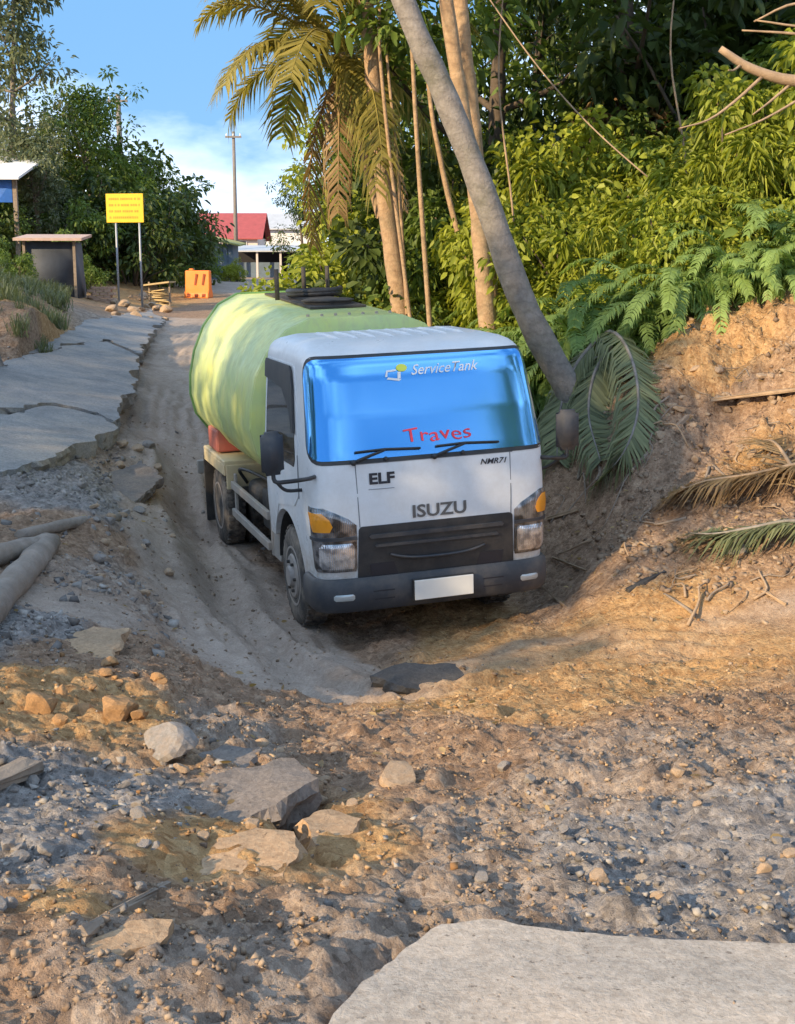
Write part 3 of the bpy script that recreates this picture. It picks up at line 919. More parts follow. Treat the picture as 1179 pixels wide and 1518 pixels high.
def rr_rows(z0, z1, l0, r0, l1, r1, rad_, n=14):
    """rounded-corner panel between two heights, straight sides from (l0,r0) to (l1,r1)"""
    out = []
    cs = np.linspace(0, 1, n)
    zz = sorted(set([z0 + rad_ * (1 - math.cos(t)) for t in np.linspace(0, math.pi / 2, 7)] + list(np.linspace(z0 + rad_, z1 - rad_, n)) + [z1 - rad_ * (1 - math.cos(t)) for t in np.linspace(0, math.pi / 2, 7)]))
    for z in zz:
        t = (z - z0) / (z1 - z0)
        d = min(z - z0, z1 - z)
        ins = rad_ - math.sqrt(max(0, rad_ ** 2 - (rad_ - d) ** 2)) if d < rad_ else 0
        out.append((z, l0 + (l1 - l0) * t + ins, r0 + (r1 - r0) * t - ins))
    return out

# windscreen
wb0, wt0 = 1.405, 2.085
aB, aT = cab_a(.872, wb0) + .05, cab_a(.812, wt0) + .055
cab_patch('windscreen_seal', M_BLACKP, rr_rows(wb0 - .028, wt0 + .024, -aB - .022, aB + .022, -aT - .022, aT + .022, .155), 48, .004, .012)
screen = cab_patch('windscreen', M_FILM, rr_rows(wb0, wt0, -aB, aB, -aT, aT, .135), 48, .008, .004)

def text_mesh(txt, size, shear=0.0, bold=0.0, sx=1.0):
    cu = bpy.data.curves.new('lettering', 'FONT'); cu.body = txt; cu.size = size; cu.shear = shear
    cu.align_x = 'CENTER'; cu.align_y = 'CENTER'; cu.offset = bold; cu.resolution_u = 3
    o = bpy.data.objects.new('lettering', cu); C.objects.link(o)
    bpy.context.view_layer.update()
    me = bpy.data.meshes.new_from_object(o.evaluated_get(bpy.context.evaluated_depsgraph_get()))
    bpy.data.objects.remove(o); bpy.data.curves.remove(cu)
    for v in me.vertices: v.co.x *= sx
    return me
def cab_text(name, txt, size, a0, z0, mat, shear=0.0, bold=0.0, sx=1.0, off=.012, tilt=0.0, wave=0.0, parent=None):
    me = text_mesh(txt, size, shear, bold, sx)
    for v in me.vertices:
        a = a0 + v.co.x; z = z0 + v.co.y + tilt * v.co.x + wave * math.sin(v.co.x * 30)
        p = cab_pt(a, z) + cab_nrm(a, z) * off
        v.co = p
    return link(name, me, mat, parent or truck)

cab_text('windscreen_lettering', 'ServiceTank', .098, .155, 1.985, M_STICKW, .45, .0006, 1.05, .0135, .02, parent=screen)
cab_text('windscreen_lettering', 'Traves', .135, .05, 1.535, M_STICKR, -.05, .0, 1.4, .0135, 0, .006, parent=screen)
# small sticker: white outline of a vehicle with a yellow patch above
V = []
bm = bmesh.new()
def stick(pts, mat, name):
    me = bpy.data.meshes.new(name)
    vs = []
    for a, z in pts:
        vs.append(tuple(cab_pt(a, z) + cab_nrm(a, z) * .0135))
    me.from_pydata(vs, [], [list(range(len(vs)))]); me.update()
    return link(name, me, mat, screen)
bm.free()
sa, sz = -.17, 1.965
stick([(sa - .11, sz - .035), (sa - .02, sz - .05), (sa + .0, sz - .038), (sa - .10, sz - .022)], M_STICKW, 'sticker')
stick([(sa - .12, sz - .018), (sa - .105, sz - .02), (sa - .095, sz + .012), (sa - .03, sz + .018), (sa - .03, sz + .03), (sa - .105, sz + .024)], M_STICKW, 'sticker')
stick([(sa - .03, sz - .036), (sa - .005, sz - .03), (sa + .0, sz + .012), (sa - .022, sz + .012)], M_STICKW, 'sticker')
stick([(sa + .012 + .042 * math.cos(t), sz + .038 + .026 * math.sin(t)) for t in np.linspace(0, 2 * math.pi, 14, endpoint=False)], M_STICKY, 'sticker')

# front panel seams and lettering
ap = cab_a(.585, 1.36); ap2 = cab_a(.575, .95)
cab_patch('panel_seam', M_SEAM, [(1.372, -ap - .02, ap + .02), (1.378, -ap - .02, ap + .02)], 30, .0025, .004)
for s in (-1, 1):
    l0, l1 = s * ap2, s * ap
    cab_patch('panel_seam', M_SEAM, [(.93, l0 - .003, l0 + .003), (1.1, s * cab_a(.58, 1.1) - .003, s * cab_a(.58, 1.1) + .003), (1.372, l1 - .003, l1 + .003)], 2, .0025, .004)
cab_text('badge', 'ELF', .105, -.40, 1.262, M_INK, .0, .004, 1.25, .006)
cab_patch('badge_strip', M_SEAM, [(1.190, -.50, -.31), (1.194, -.50, -.31)], 10, .003, .004)
cab_text('badge', 'NMR71', .055, .45, 1.318, M_INK, .3, .001, 1.2, .006)
cab_text('badge', 'ISUZU', .125, .02, 1.005, M_BADGE, .0, .003, 1.22, .008)

# grille: black recess with bars
ag0, ag1 = cab_a(.60, .56), cab_a(.585, .93)
grille = cab_patch('grille', M_BLACKP, rr_rows(.50, .935, -ag0, ag0, -ag1, ag1, .03, 8), 30, .006, .01)
for zc, wd, th in ((.86, .50, .028), (.79, .46, .02)):
    V = []
    cab_patch('grille_bar', M_GREYP, [(zc - th / 2, -wd, wd), (zc, -wd - .01, wd + .01), (zc + th / 2, -wd, wd)], 24, .022, .02, grille)
lip = []
for t in np.linspace(-1, 1, 31):
    a = t * .36; z = .675 + .045 * abs(t) ** 3
    lip.append(cab_pt(a, z) + cab_nrm(a, z) * .022)
tube_obj('grille_bar', M_GREYP, grille, lip, .010, 8)
for s in (-1, 1):
    cab_patch('grille_vent', M_INK, [(.565, s * .40 - .10, s * .40 + .10), (.66, s * .42 - .09, s * .42 + .09)], 4, .010, .006, grille)

# headlights wrap round the corners
for s in (-1, 1):
    def rows(pts):
        return [(z, *((-b, -a) if s < 0 else (a, b))) for z, a, b in pts]
    o_lo, i_lo = cab_a(.855, .62) + .085, cab_a(.60, .62)
    hl = cab_patch('headlight', M_LENSBACK, rows([(.615, i_lo + .01, o_lo - .06), (.64, i_lo, o_lo - .03), (.8, i_lo, o_lo), (.95, i_lo, o_lo + .02), (1.0, i_lo + .06, o_lo + .03), (1.05, i_lo + .16, o_lo + .04), (1.08, i_lo + .23, o_lo + .035)]), 14, .006, .012, crown=.012)
    cab_patch('indicator', M_AMBER, rows([(.91, i_lo + .19, o_lo - .05), (.95, i_lo + .17, o_lo - .03), (1.0, i_lo + .19, o_lo - .01), (1.045, i_lo + .24, o_lo + .01)]), 10, .019, .012, hl, crown=.006)
    cab_patch('lens', M_LENS, rows([(.64, i_lo + .03, o_lo - .12), (.67, i_lo + .02, o_lo - .10), (.80, i_lo + .02, o_lo - .10), (.825, i_lo + .04, o_lo - .12)]), 10, .019, .012, hl, crown=.012)
    cab_patch('divider', M_GREYP, rows([(.848, i_lo, o_lo), (.872, i_lo, o_lo)]), 10, .019, .012, hl)

# bumper
def bumper_mesh():
    prof = [(.05, .335), (.05, .56), (-.015, .565), (-.04, .54), (-.048, .43), (-.035, .345), (-.01, .318)]
    P = cab_ring(.5, 60, 14)
    sel = P[(P[:, 1] < .50)]
    V, Fc = [], []
    n = len(prof)
    T = np.gradient(sel, axis=0); N = np.stack([T[:, 1], -T[:, 0]], 1); N /= np.linalg.norm(N, axis=1)[:, None]
    for p, nn in zip(sel, N):
        if nn @ (p - np.array([0, 1.0])) < 0: nn = -nn
        for d, z in prof:
            q = p + nn * (-d) * .9 + nn * .012
            V.append((q[0], q[1], z))
    for i in range(len(sel) - 1):
        for j in range(n):
            k = (j + 1) % n
            Fc.append((i * n + j, i * n + k, (i + 1) * n + k, (i + 1) * n + j))
    Fc.append(tuple(range(n))); Fc.append(tuple((len(sel) - 1) * n + j for j in range(n))[::-1])
    return mesh_poly('bumper', V, Fc, True)
bumper = link('bumper', bumper_mesh(), M_GREYP, truck)
bumper.modifiers.new('split', 'EDGE_SPLIT').split_angle = rad(40)
for s in (-1, 1):
    fo = cab_patch('fog_light', M_FOG, [(.412, s * .70 - .055, s * .70 + .055), (.425, s * .70 - .068, s * .70 + .068), (.448, s * .70 - .068, s * .70 + .068), (.462, s * .70 - .055, s * .70 + .055)], 6, .062, .02, bumper, crown=.006)
    cab_patch('bumper_slot', M_INK, [(.40, s * .415 - .075, s * .415 + .075), (.475, s * .42 - .08, s * .42 + .08)], 4, .0565, .006, bumper)
plate = box_obj('number_plate', M_PLATE, truck, (-.205, .245, .016, .028, .375, .52), .004)
plate_frame = box_obj('plate_frame', M_BLACKP, plate, (-.213, .253, .029, .05, .368, .527), .003)

# wipers
def on_screen(a, z, off=.03): return cab_pt(a, z) + cab_nrm(a, z) * off
for a0, a1 in ((-.60, -.08), (.0, .52)):
    piv = on_screen(a0, 1.385, .018)
    wp = link('wiper', tubes_mesh('wiper', [([piv, on_screen(a0 + .13, 1.425, .03), on_screen(a0 + .24, 1.455, .03)], [.014, .010, .008])], 6), M_BLACKP, truck)
    tube_obj('blade', M_BLACKP, wp, [on_screen(a0 + .02, 1.452, .022), on_screen(a0 + .24, 1.46, .024), on_screen(a0 + .5, 1.448, .022)], .009, 6)
    bm = bmesh.new(); bmesh.ops.create_uvsphere(bm, u_segments=10, v_segments=8, radius=.022, matrix=Matrix.Translation(Vector(piv)))
    bm_obj('pivot', bm, M_BLACKP, wp, True)
for a0 in (-.36, .22):
    bm = bmesh.new(); bmesh.ops.create_uvsphere(bm, u_segments=10, v_segments=8, radius=.018, matrix=Matrix.Translation(Vector(on_screen(a0, 1.395, .008))))
    bm_obj('washer_nozzle', bm, M_BLACKP, truck, True)

# doors, side windows, visors, handles
for s in (-1, 1):
    def sr(pts):
        out = []
        for z, y0, y1 in pts:
            a, b = cab_a_side(y0, z, s), cab_a_side(y1, z, s)
            out.append((z, min(a, b), max(a, b)))
        return out
    door = cab_patch('door', M_WHITE, sr([(.70, 1.40, 1.60), (.92, 1.22, 1.60), (1.0, .70, 1.60), (1.1, .56, 1.61), (1.40, .55, 1.61), (1.5, .56, 1.61), (1.8, .64, 1.60), (2.0, .72, 1.59), (2.03, .76, 1.57)]), 12, .006, .008)
    win = cab_patch('side_window', M_DGLASS, sr([(1.30, .66, 1.30), (1.36, .62, 1.52), (1.42, .62, 1.54), (1.7, .70, 1.54), (1.92, .78, 1.53), (1.98, .84, 1.50)]), 10, .010, .006, door)
    cab_patch('rain_visor', M_BLACKP, sr([(1.55, .61, .67), (1.7, .65, .76), (1.84, .69, 1.0), (1.88, .70, 1.56), (1.99, .76, 1.57), (2.02, .80, 1.55)]), 10, .028, .014, door)
    cab_patch('door_handle', M_BLACKP, sr([(1.14, 1.36, 1.52), (1.18, 1.35, 1.53)]), 4, .028, .02, door)
    for y in (.55, 1.625):
        cab_patch('door_gap', M_SEAM, sr([(1.08, y, y + .008), (1.4, y, y + .008)]), 2, .007, .004, door)
    # mirror on its bracket
    mx, my, mz = s * 1.13, .30, 1.47
    bm = bmesh.new()
    bmesh.ops.create_cube(bm, size=1.0)
    for v in bm.verts:
        v.co = Vector((v.co.x * .19, v.co.y * .07, v.co.z * .33))
        if v.co.y < 0: v.co.x *= .8; v.co.z *= .86
    bmesh.ops.bevel(bm, geom=bm.edges[:], offset=.03, segments=3, affect='EDGES')
    bmesh.ops.transform(bm, matrix=Matrix.Translation((mx, my, mz)) @ Matrix.Rotation(-s * .25, 4, 'Z'), verts=bm.verts)
    mirror = bm_obj('mirror', bm, M_GREYP, truck, True)
    p0 = cab_pt(s * .88, 1.30) + cab_nrm(s * .88, 1.30) * .0
    tube_obj('mirror_arm', M_BLACKP, mirror, smooth_path([p0, p0 + [s * .06, -.05, .0], [s * 1.04, .26, 1.27], [s * 1.12, .30, 1.27], [s * 1.13, .31, 1.34]], 14), .016, 8)
    tube_obj('mirror_arm', M_BLACKP, mirror, smooth_path([cab_pt(s * 1.18, 1.16), [s * 1.02, .42, 1.18], [s * 1.12, .33, 1.28]], 10), .013, 8)
    glass = box_obj('mirror_glass', M_DGLASS, mirror, (mx - .075, mx + .075, my + .037, my + .041, mz - .13, mz + .13), .002)

# roof ribs
for i in range(8):
    x = -.49 + i * .14
    pts = [(x, y, 2.197 + .006 * math.sin((y - .72) / .76 * math.pi)) for y in np.linspace(.74, 1.46, 8)]
    tube_obj('roof_rib', M_WHITE, cab, pts, [.004] + [.016] * 6 + [.004], 8)

# wheels
def wheel(x, y, outer, dual=False):
    s = 1 if x > 0 else -1
    w = link('wheel', None, None, truck)
    w.location = (x, y, .39)
    def prof_t(c):
        return [(c - .10, .23), (c - .102, .30), (c - .09, .365), (c - .07, .385), (c - .03, .39), (c + .03, .39), (c + .07, .385), (c + .09, .365), (c + .102, .30), (c + .10, .23)]
    for c in ((0,) if not dual else (-.118, .118)):
        bm = bmesh.new(); lathe(bm, prof_t(c), 40, 'x')
        ty = bm_obj('tyre', bm, M_RUBBER, w, True); ty.modifiers.new('split', 'EDGE_SPLIT').split_angle = rad(50)
        # tread lugs
        bm = bmesh.new()
        for k in range(36):
            for q in (-.06, 0, .06):
                M = Matrix.Rotation(2 * math.pi * (k + (.5 if q == 0 else 0)) / 36, 4, 'X')
                box(bm, c + q - .024, c + q + .024, -.017, .017, .382, .396, M)
        bm_obj('tread', bm, M_RUBBER, ty)
    oc = s * (.10 + (.118 if dual else 0))
    bm = bmesh.new()
    dish = -.11 if dual else .012
    lathe(bm, [(oc - s * .02, .232), (oc + s * .004, .232), (oc + s * .004, .215), (oc - s * .03, .205), (oc + s * dish, .16), (oc + s * dish, .09), (oc + s * (dish + .03), .075), (oc + s * (dish + .035), .0)][:-1], 32, 'x')
    rim = bm_obj('rim', bm, M_DUSTRIM, w, True); rim.modifiers.new('split', 'EDGE_SPLIT').split_angle = rad(35)
    for k in range(6):
        t = 2 * math.pi * k / 6
        bm = bmesh.new(); lathe(bm, [(oc + s * (dish - .002), .014), (oc + s * (dish + .022), .012)], 6, 'x', 0, .118 * math.cos(t), .118 * math.sin(t))
        bm_obj('wheel_nut', bm, M_CHASSIS, rim)
    return w
for sx in (-1, 1):
    wheel(sx * .755, AX_F, sx)
    wheel(sx * .655, AX_R, sx, True)

# chassis
for sx in (-1, 1):
    box_obj('chassis_rail', M_CHASSIS, truck, (sx * .36 - .035, sx * .36 + .035, .75, 5.05, .55, .76), .005)
for y in (AX_F, AX_R):
    tube_obj('axle', M_CHASSIS, truck, [(-.6, y, .39), (-.15, y, .38), (0, y, .38), (.15, y, .38), (.6, y, .39)], [.05, .06, .14 if y == AX_R else .06, .06, .05], 10)
for y in (1.9, 2.8, 3.3, 4.6):
    box_obj('cross_beam', M_CHASSIS, truck, (-.325, .325, y - .04, y + .04, .58, .73), .004)
box_obj('engine_sump', M_CHASSIS, truck, (-.30, .30, .55, 1.5, .42, .80), .05)
# inner arch liners keep the cab from being see-through
for sx in (-1, 1):
    bm = bmesh.new()
    N = 16
    va, vb = [], []
    for k in range(N + 1):
        t = math.pi * k / N
        y, z = AX_F + .02 + .455 * math.cos(t), .44 + .455 * math.sin(t)
        va.append(bm.verts.new((sx * .45, y, z))); vb.append(bm.verts.new((sx * .845, y, z)))
    for k in range(N): bm.faces.new((va[k], va[k + 1], vb[k + 1], vb[k]))
    bm.faces.new(va)
    bm_obj('wheel_arch_liner', bm, M_CHASSIS, truck, False)
    # mudguard panel and step behind the front wheel
    bm = bmesh.new(); box(bm, -.02, .02, 0, .36, .0, .40)
    for v in bm.verts:
        if v.co.z < .1 and v.co.y < .1: v.co.y += .10
    bmesh.ops.transform(bm, matrix=Matrix.Translation((sx * .80, 1.46, .36)), verts=bm.verts)
    bm_obj('mud_panel', bm, M_STEEL, truck, bevel=.008)
    # side guard: two rails on uprights
    g = box_obj('side_guard', M_STEEL, truck, (sx * .84 - .018, sx * .84 + .018, 1.84, 3.36, .66, .73), .006)
    box_obj('rail', M_STEEL, g, (sx * .84 - .018, sx * .84 + .018, 1.84, 3.36, .40, .47), .006)
    for y in (1.80, 3.30):
        box_obj('upright', M_STEEL, g, (sx * .815 - .012, sx * .815 + .012, y, y + .06, .36, .80), .004)
    for y in (1.82, 3.31):
        box_obj('bracket', M_CHASSIS, g, (min(sx * .80, sx * .39), max(sx * .80, sx * .39), y, y + .04, .62, .67), .004)
    # rear fender box
    f = box_obj('rear_fender', M_CREAM, truck, (min(sx * .90, sx * .42), max(sx * .90, sx * .42), 3.42, 4.50, .86, .91), .012)
    box_obj('fender_front', M_CREAM, f, (min(sx * .885, sx * .43), max(sx * .885, sx * .43), 3.40, 3.43, .64, .87), .008)
    box_obj('fender_skirt', M_CREAM, f, (min(sx * .902, sx * .885), max(sx * .902, sx * .885), 3.42, 4.48, .77, .87), .004)
    box_obj('mud_flap', M_CHASSIS, truck, (min(sx * .90, sx * .40), max(sx * .90, sx * .40), 4.52, 4.545, .12, .80), .006)
    box_obj('tool_box', M_REDBOX, truck, (min(sx * .88, sx * .56), max(sx * .88, sx * .56), 3.85, 4.30, .925, 1.14), .02)
    tube_obj('air_hose', M_BLACKP, truck, smooth_path([(sx * .70, 3.36, .70), (sx * .78, 3.30, .84), (sx * .72, 3.0, .86), (sx * .55, 2.6, .78)], 14), .016, 8)
tb = box_obj('fuel_tank', M_CHASSIS, truck, (.42, .76, 2.0, 3.0, .42, .80), .06, seg=3)
box_obj('battery_box', M_CHASSIS, truck, (-.74, -.42, 1.95, 2.55, .46, .80), .02)
box_obj('air_cylinder', M_CHASSIS, truck, (-.74, -.42, 2.65, 3.2, .50, .78), .08, seg=4)
rb = box_obj('rear_bumper', M_STEEL, truck, (-.88, .88, 5.05, 5.12, .52, .66), .01)

# green tank: eight-sided, rounded edges
half = [(.40, 2.39), (.60, 2.29), (.765, 2.08), (.87, 1.84), (.925, 1.60), (.935, 1.40), (.89, 1.20), (.76, 1.02), (.55, .90), (.30, .85)]
prof = half + [(-x, z) for x, z in half[::-1]]
NP = len(prof)
TY0, TY1 = 1.92, 4.88
def top_drop(y, z=2.39): return .11 * (TY1 - y) / (TY1 - TY0) * min(1, max(0, (z - 1.8) / .59))
bm = bmesh.new()
secs = [(TY0, .0), (TY0 + .03, 1), (TY1 - .03, 1), (TY1, .0)]
rv = []
for y, k in ((TY0 - .07, .82), (TY0, 1.0), (TY1, 1.0), (TY1 + .07, .82)):
    rv.append([bm.verts.new((x * k, y, 1.62 + (z - 1.62) * k - top_drop(y, z))) for x, z in prof])
for A, B in zip(rv, rv[1:]):
    for j in range(NP):
        k = (j + 1) % NP
        bm.faces.new((A[j], A[k], B[k], B[j]))
bm.faces.new(rv[0]); bm.faces.new(rv[-1][::-1])
tank = bm_obj('tank', bm, M_GREEN, truck, smooth=True)
tank.modifiers.new('split', 'EDGE_SPLIT').split_angle = rad(50)
def flange(y, k, mat, name='end_flange', w=.035):
    bm = bmesh.new()
    A = []
    for yy in (y - w, y + w):
        for kk in (k, k - .07):
            A.append([bm.verts.new((x * kk, yy, 1.62 + (z - 1.62) * kk - top_drop(yy, z))) for x, z in prof])
    o0, i0, o1, i1 = A
    for j in range(NP):
        q = (j + 1) % NP
        bm.faces.new((o0[j], o0[q], o1[q], o1[j])); bm.faces.new((i0[q], i0[j], i1[j], i1[q]))
        bm.faces.new((o0[q], o0[j], i0[j], i0[q])); bm.faces.new((o1[j], o1[q], i1[q], i1[j]))
    return bm_obj(name, bm, mat, tank, bevel=.008, seg=1)
flange(TY1 - .02, 1.018, M_GREEN2, w=.025)
flange(TY0 + .03, 1.006, M_GREEN, w=.015)
flange(3.4, 1.004, M_GREEN, 'weld_band', .008)

# saddles under the tank
for y in (2.3, 3.2, 4.5):
    box_obj('saddle', M_CHASSIS, tank, (-.48, .48, y - .05, y + .05, .76, .875), .006)
# deck plate, manhole, stanchions and hose on top
bm = bmesh.new(); box(bm, -.18, .34, 2.75, 4.55, 2.395, 2.412)
for v in bm.verts: v.co.z -= top_drop(v.co.y)
deck = bm_obj('top_walkway', bm, M_CHASSIS, tank)
bm = bmesh.new(); lathe(bm, [(2.40, .22), (2.425, .22), (2.43, .24), (2.44, .24), (2.45, .20), (2.455, .06)], 28, 'z', .08, 3.1, -.062)
bm_obj('manhole', bm, M_CHASSIS, tank, True).modifiers.new('split', 'EDGE_SPLIT').split_angle = rad(35)
for x, y in ((-.33, 3.35), (.08, 3.95), (.36, 4.1)):
    tube_obj('stanchion', M_CHASSIS, tank, [(x, y, 2.38), (x, y, 2.66)], .022, 8)
pts = []
for k in range(50):
    t = k / 49 * 4 * math.pi
    pts.append((.12 + (.24 + .01 * k / 49) * math.cos(t), 3.72 + .26 * math.sin(t), 2.40 + .05 * k / 49))
tube_obj('hose_coil', M_BLACKP, tank, pts, .028, 8)
# bolts along the tank's front top edge
for i in range(7):
    bm = bmesh.new(); lathe(bm, [(2.385, .016), (2.408, .013)], 6, 'z', -.36 + i * .12, TY0 + .22, -.10)
    bm_obj('bolt', bm, M_STEEL, tank)
# ------------------------------------------------------------------ plants
M_BARK = mat_simple('grey_bark', (.20, .165, .135), .9, 0, .3, 9, .5, 30, dirt=(.12, .13, .08), dirt_amt=.4)
M_DARKBARK = mat_simple('dark_bark', (.10, .075, .055), .9, 0, .3, 9, .5, 30)
M_DEADWOOD = mat_simple('bleached_wood', (.34, .24, .155), .85, 0, .25, 10, .4, 40)
def mat_palmbark(name, a, b_):
    m, nt, bs = nodes_of(name)
    v = coord(nt, (1, 1, 1))
    sep = add(nt, 'ShaderNodeSeparateXYZ'); nt.links.new(v, sep.inputs[0])
    w = mathn(nt, 'FRACT', mathn(nt, 'ADD', mathn(nt, 'MULTIPLY', sep.outputs['Z'], 7.5), mathn(nt, 'MULTIPLY', noise(nt, v, 2.5, 5, .6), 3.0)))
    r = ramp(nt, w, [(0.0, (.72, .72, .72)), (.16, (1, 1, 1)), (.85, (.95, .95, .95)), (1.0, (.72, .72, .72))])
    c = ramp(nt, noise(nt, v, 9, 7, .7), [(.3, a), (.7, b_)])
    c = mixc(nt, ramp(nt, noise(nt, v, 2.2, 6, .7), [(.5, (0, 0, 0)), (.72, (.6, .6, .6))]), c, (.13, .13, .08))
    nt.links.new(mixc(nt, .75, c, r, 'MULTIPLY'), bs.inputs['Base Color'])
    bs.inputs['Roughness'].default_value = .9
    bump(nt, bs, mathn(nt, 'ADD', w, mathn(nt, 'MULTIPLY', noise(nt, v, 40, 5, .7), 1.2)), .4, .03)
    return m
M_PALM_TAN = mat_palmbark('tan_palm_bark', (.30, .19, .11), (.52, .36, .22))
M_PALM_GREY = mat_palmbark('grey_palm_bark', (.17, .15, .135), (.33, .30, .275))

L_YELLOW = mat_leaf('yellow_green_leaves', (.11, .15, .016), (.41, .46, .065), .4, odd=(.34, .19, .06))
L_MID = mat_leaf('mid_green_leaves', (.05, .095, .018), (.19, .27, .055), .35, odd=(.30, .20, .07))
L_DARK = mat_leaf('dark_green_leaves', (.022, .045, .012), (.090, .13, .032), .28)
L_FERN = mat_leaf('fern_leaves', (.09, .155, .035), (.30, .43, .13), .4)
L_GREYG = mat_leaf('grey_green_leaves', (.07, .095, .055), (.22, .25, .14), .35)
L_PALM = mat_leaf('palm_leaflets', (.15, .14, .025), (.40, .34, .09), .4, odd=(.46, .34, .14))
L_PALMDRY = mat_leaf('dry_palm_leaflets', (.17, .10, .045), (.40, .27, .13), .3)
L_FALLEN = mat_leaf('fallen_frond_leaflets', (.08, .10, .05), (.25, .27, .135), .3, odd=(.46, .37, .22))
L_DRYGRASS = mat_leaf('dry_grass_blades', (.20, .13, .055), (.46, .33, .16), .3)

def leaf_arrays(P, D, size, droop=.25, g=RNG, width=.45):
    """one folded blade per point: P base, D direction, size length"""
    n = len(P)
    D = D / (np.linalg.norm(D, axis=1)[:, None] + 1e-9)
    up = g.normal(size=(n, 3)) * .6 + np.array([0, 0, 1.0])
    S = np.cross(D, up); S /= np.linalg.norm(S, axis=1)[:, None] + 1e-9
    N = np.cross(S, D)
    L = size[:, None]
    dz = np.array([0, 0, 1.0])
    q1 = P + D * L * .30 - dz * L * droop * .08; q2 = P + D * L * .68 - dz * L * droop * .45
    tip = P + D * L * .98 - dz * L * droop
    w1, w2 = L * width * .46, L * width * .40
    V = np.stack([P, q1 + S * w1 + N * L * .07, q2 + S * w2 + N * L * .05, tip, q2 - S * w2 + N * L * .05, q1 - S * w1 + N * L * .07], 1).reshape(-1, 3)
    base = np.arange(n)[:, None] * 6
    Fc = np.concatenate([base + [0, 1, 2, 3], base + [0, 3, 4, 5]], 1).reshape(-1, 4)
    t = np.repeat(np.clip(g.random(n) * .8 + g.random(n) * .2, 0, 1), 2)
    return V, Fc, t

def clump_leaves(centers, radii, per, size, g=RNG, droop=.3, width=.45, outward=.8):
    Ps, Ds, Ss = [], [], []
    for c, r in zip(centers, radii):
        n = max(3, int(per * g.uniform(.7, 1.3)))
        d = g.normal(size=(n, 3)); d /= np.linalg.norm(d, axis=1)[:, None]
        rr = r * g.random(n) ** .45
        p = np.asarray(c) + d * rr[:, None] * np.array([1, 1, .75])
        Ps.append(p); Ds.append(d * outward + g.normal(size=(n, 3)) * .5 - [0, 0, .15]); Ss.append(size * g.uniform(.6, 1.35, n))
    return leaf_arrays(np.concatenate(Ps), np.concatenate(Ds), np.concatenate(Ss), droop, g, width)

def grow_tree(seed, height_, spread, trunk_r, n_limb=7, crown_lo=.35, leaf=.16, per=55, clump_r=.55, sub=5, lean=0.0, airy=1.0):
    """tapered trunk with limbs and leaf clumps at the ends of the twigs -> (wood mesh, leaf mesh)"""
    g = np.random.default_rng(seed)
    paths = []
    top = np.array([lean * height_, g.normal() * .04 * height_, height_ * .92])
    tp = smooth_path([(0, 0, -.3), (g.normal() * .05, g.normal() * .05, height_ * .3), top * [.55, .6, .68], top], 12)
    paths.append((tp, np.linspace(trunk_r, trunk_r * .16, 12) * (1 + .5 * np.exp(-np.arange(12) * 1.6))))
    cs, rs = [], []
    for i in range(n_limb):
        t = crown_lo + (1 - crown_lo) * (i + g.random() * .6) / n_limb
        p0 = tp[min(11, int(t * 11))]
        az = i * 2.4 + g.normal() * .4
        ln = spread * (1.05 - .65 * (t - crown_lo) / (1 - crown_lo)) * g.uniform(.7, 1.15)
        e = p0 + np.array([math.cos(az) * ln, math.sin(az) * ln, ln * g.uniform(.25, .75)])
        m = (p0 + e) / 2 + [0, 0, -.08 * ln]
        lp = smooth_path([p0, m, e], 7)
        paths.append((lp, np.linspace(trunk_r * .42 * (1.1 - t * .6), trunk_r * .07, 7)))
        for k in range(sub):
            q = lp[int(2 + g.random() * 4.9)]
            d = g.normal(size=3); d[2] = abs(d[2]) * .6 + .1; d /= np.linalg.norm(d)
            e2 = q + d * ln * g.uniform(.25, .5)
            paths.append((np.array([q, (q + e2) / 2 + [0, 0, .04], e2]), [trunk_r * .10, trunk_r * .07, trunk_r * .03]))
            for _ in range(2):
                cs.append(e2 + g.normal(size=3) * clump_r * .6); rs.append(clump_r * g.uniform(.55, 1.15))
    for _ in range(int(n_limb * 1.2)):
        cs.append(tp[g.integers(8, 12)] + g.normal(size=3) * clump_r * .8); rs.append(clump_r * g.uniform(.5, 1.0))
    wood = tubes_mesh('trunk', paths, 7, .12)
    V, Fc, t = clump_leaves(cs, rs, per * airy, leaf, g)
    # light tips, dark insides come from light; tint only scatters
    return wood, mesh_np('crown', V, Fc, t)

def make_shrub(seed, h, r, leaf, per=45, n_cl=26, droop=.3, width=.5):
    g = np.random.default_rng(seed)
    cs, rs, paths = [], [], []
    for i in range(n_cl):
        az = g.random() * 2 * math.pi; rad_ = r * math.sqrt(g.random()) * .95
        z = h * (.12 + .83 * g.random()) * (1 - .45 * (rad_ / r) ** 2)
        c = np.array([math.cos(az) * rad_, math.sin(az) * rad_, z])
        cs.append(c); rs.append(r * g.uniform(.18, .36))
        if i % 2 == 0:
            paths.append((smooth_path([(c[0] * .08, c[1] * .08, -.2), (c[0] * .45, c[1] * .45, z * .55), c], 5), np.linspace(.025, .008, 5)))
    V, Fc, t = clump_leaves(cs, rs, per, leaf, g, droop, width)
    return tubes_mesh('stems', paths, 5), mesh_np('foliage', V, Fc, t)

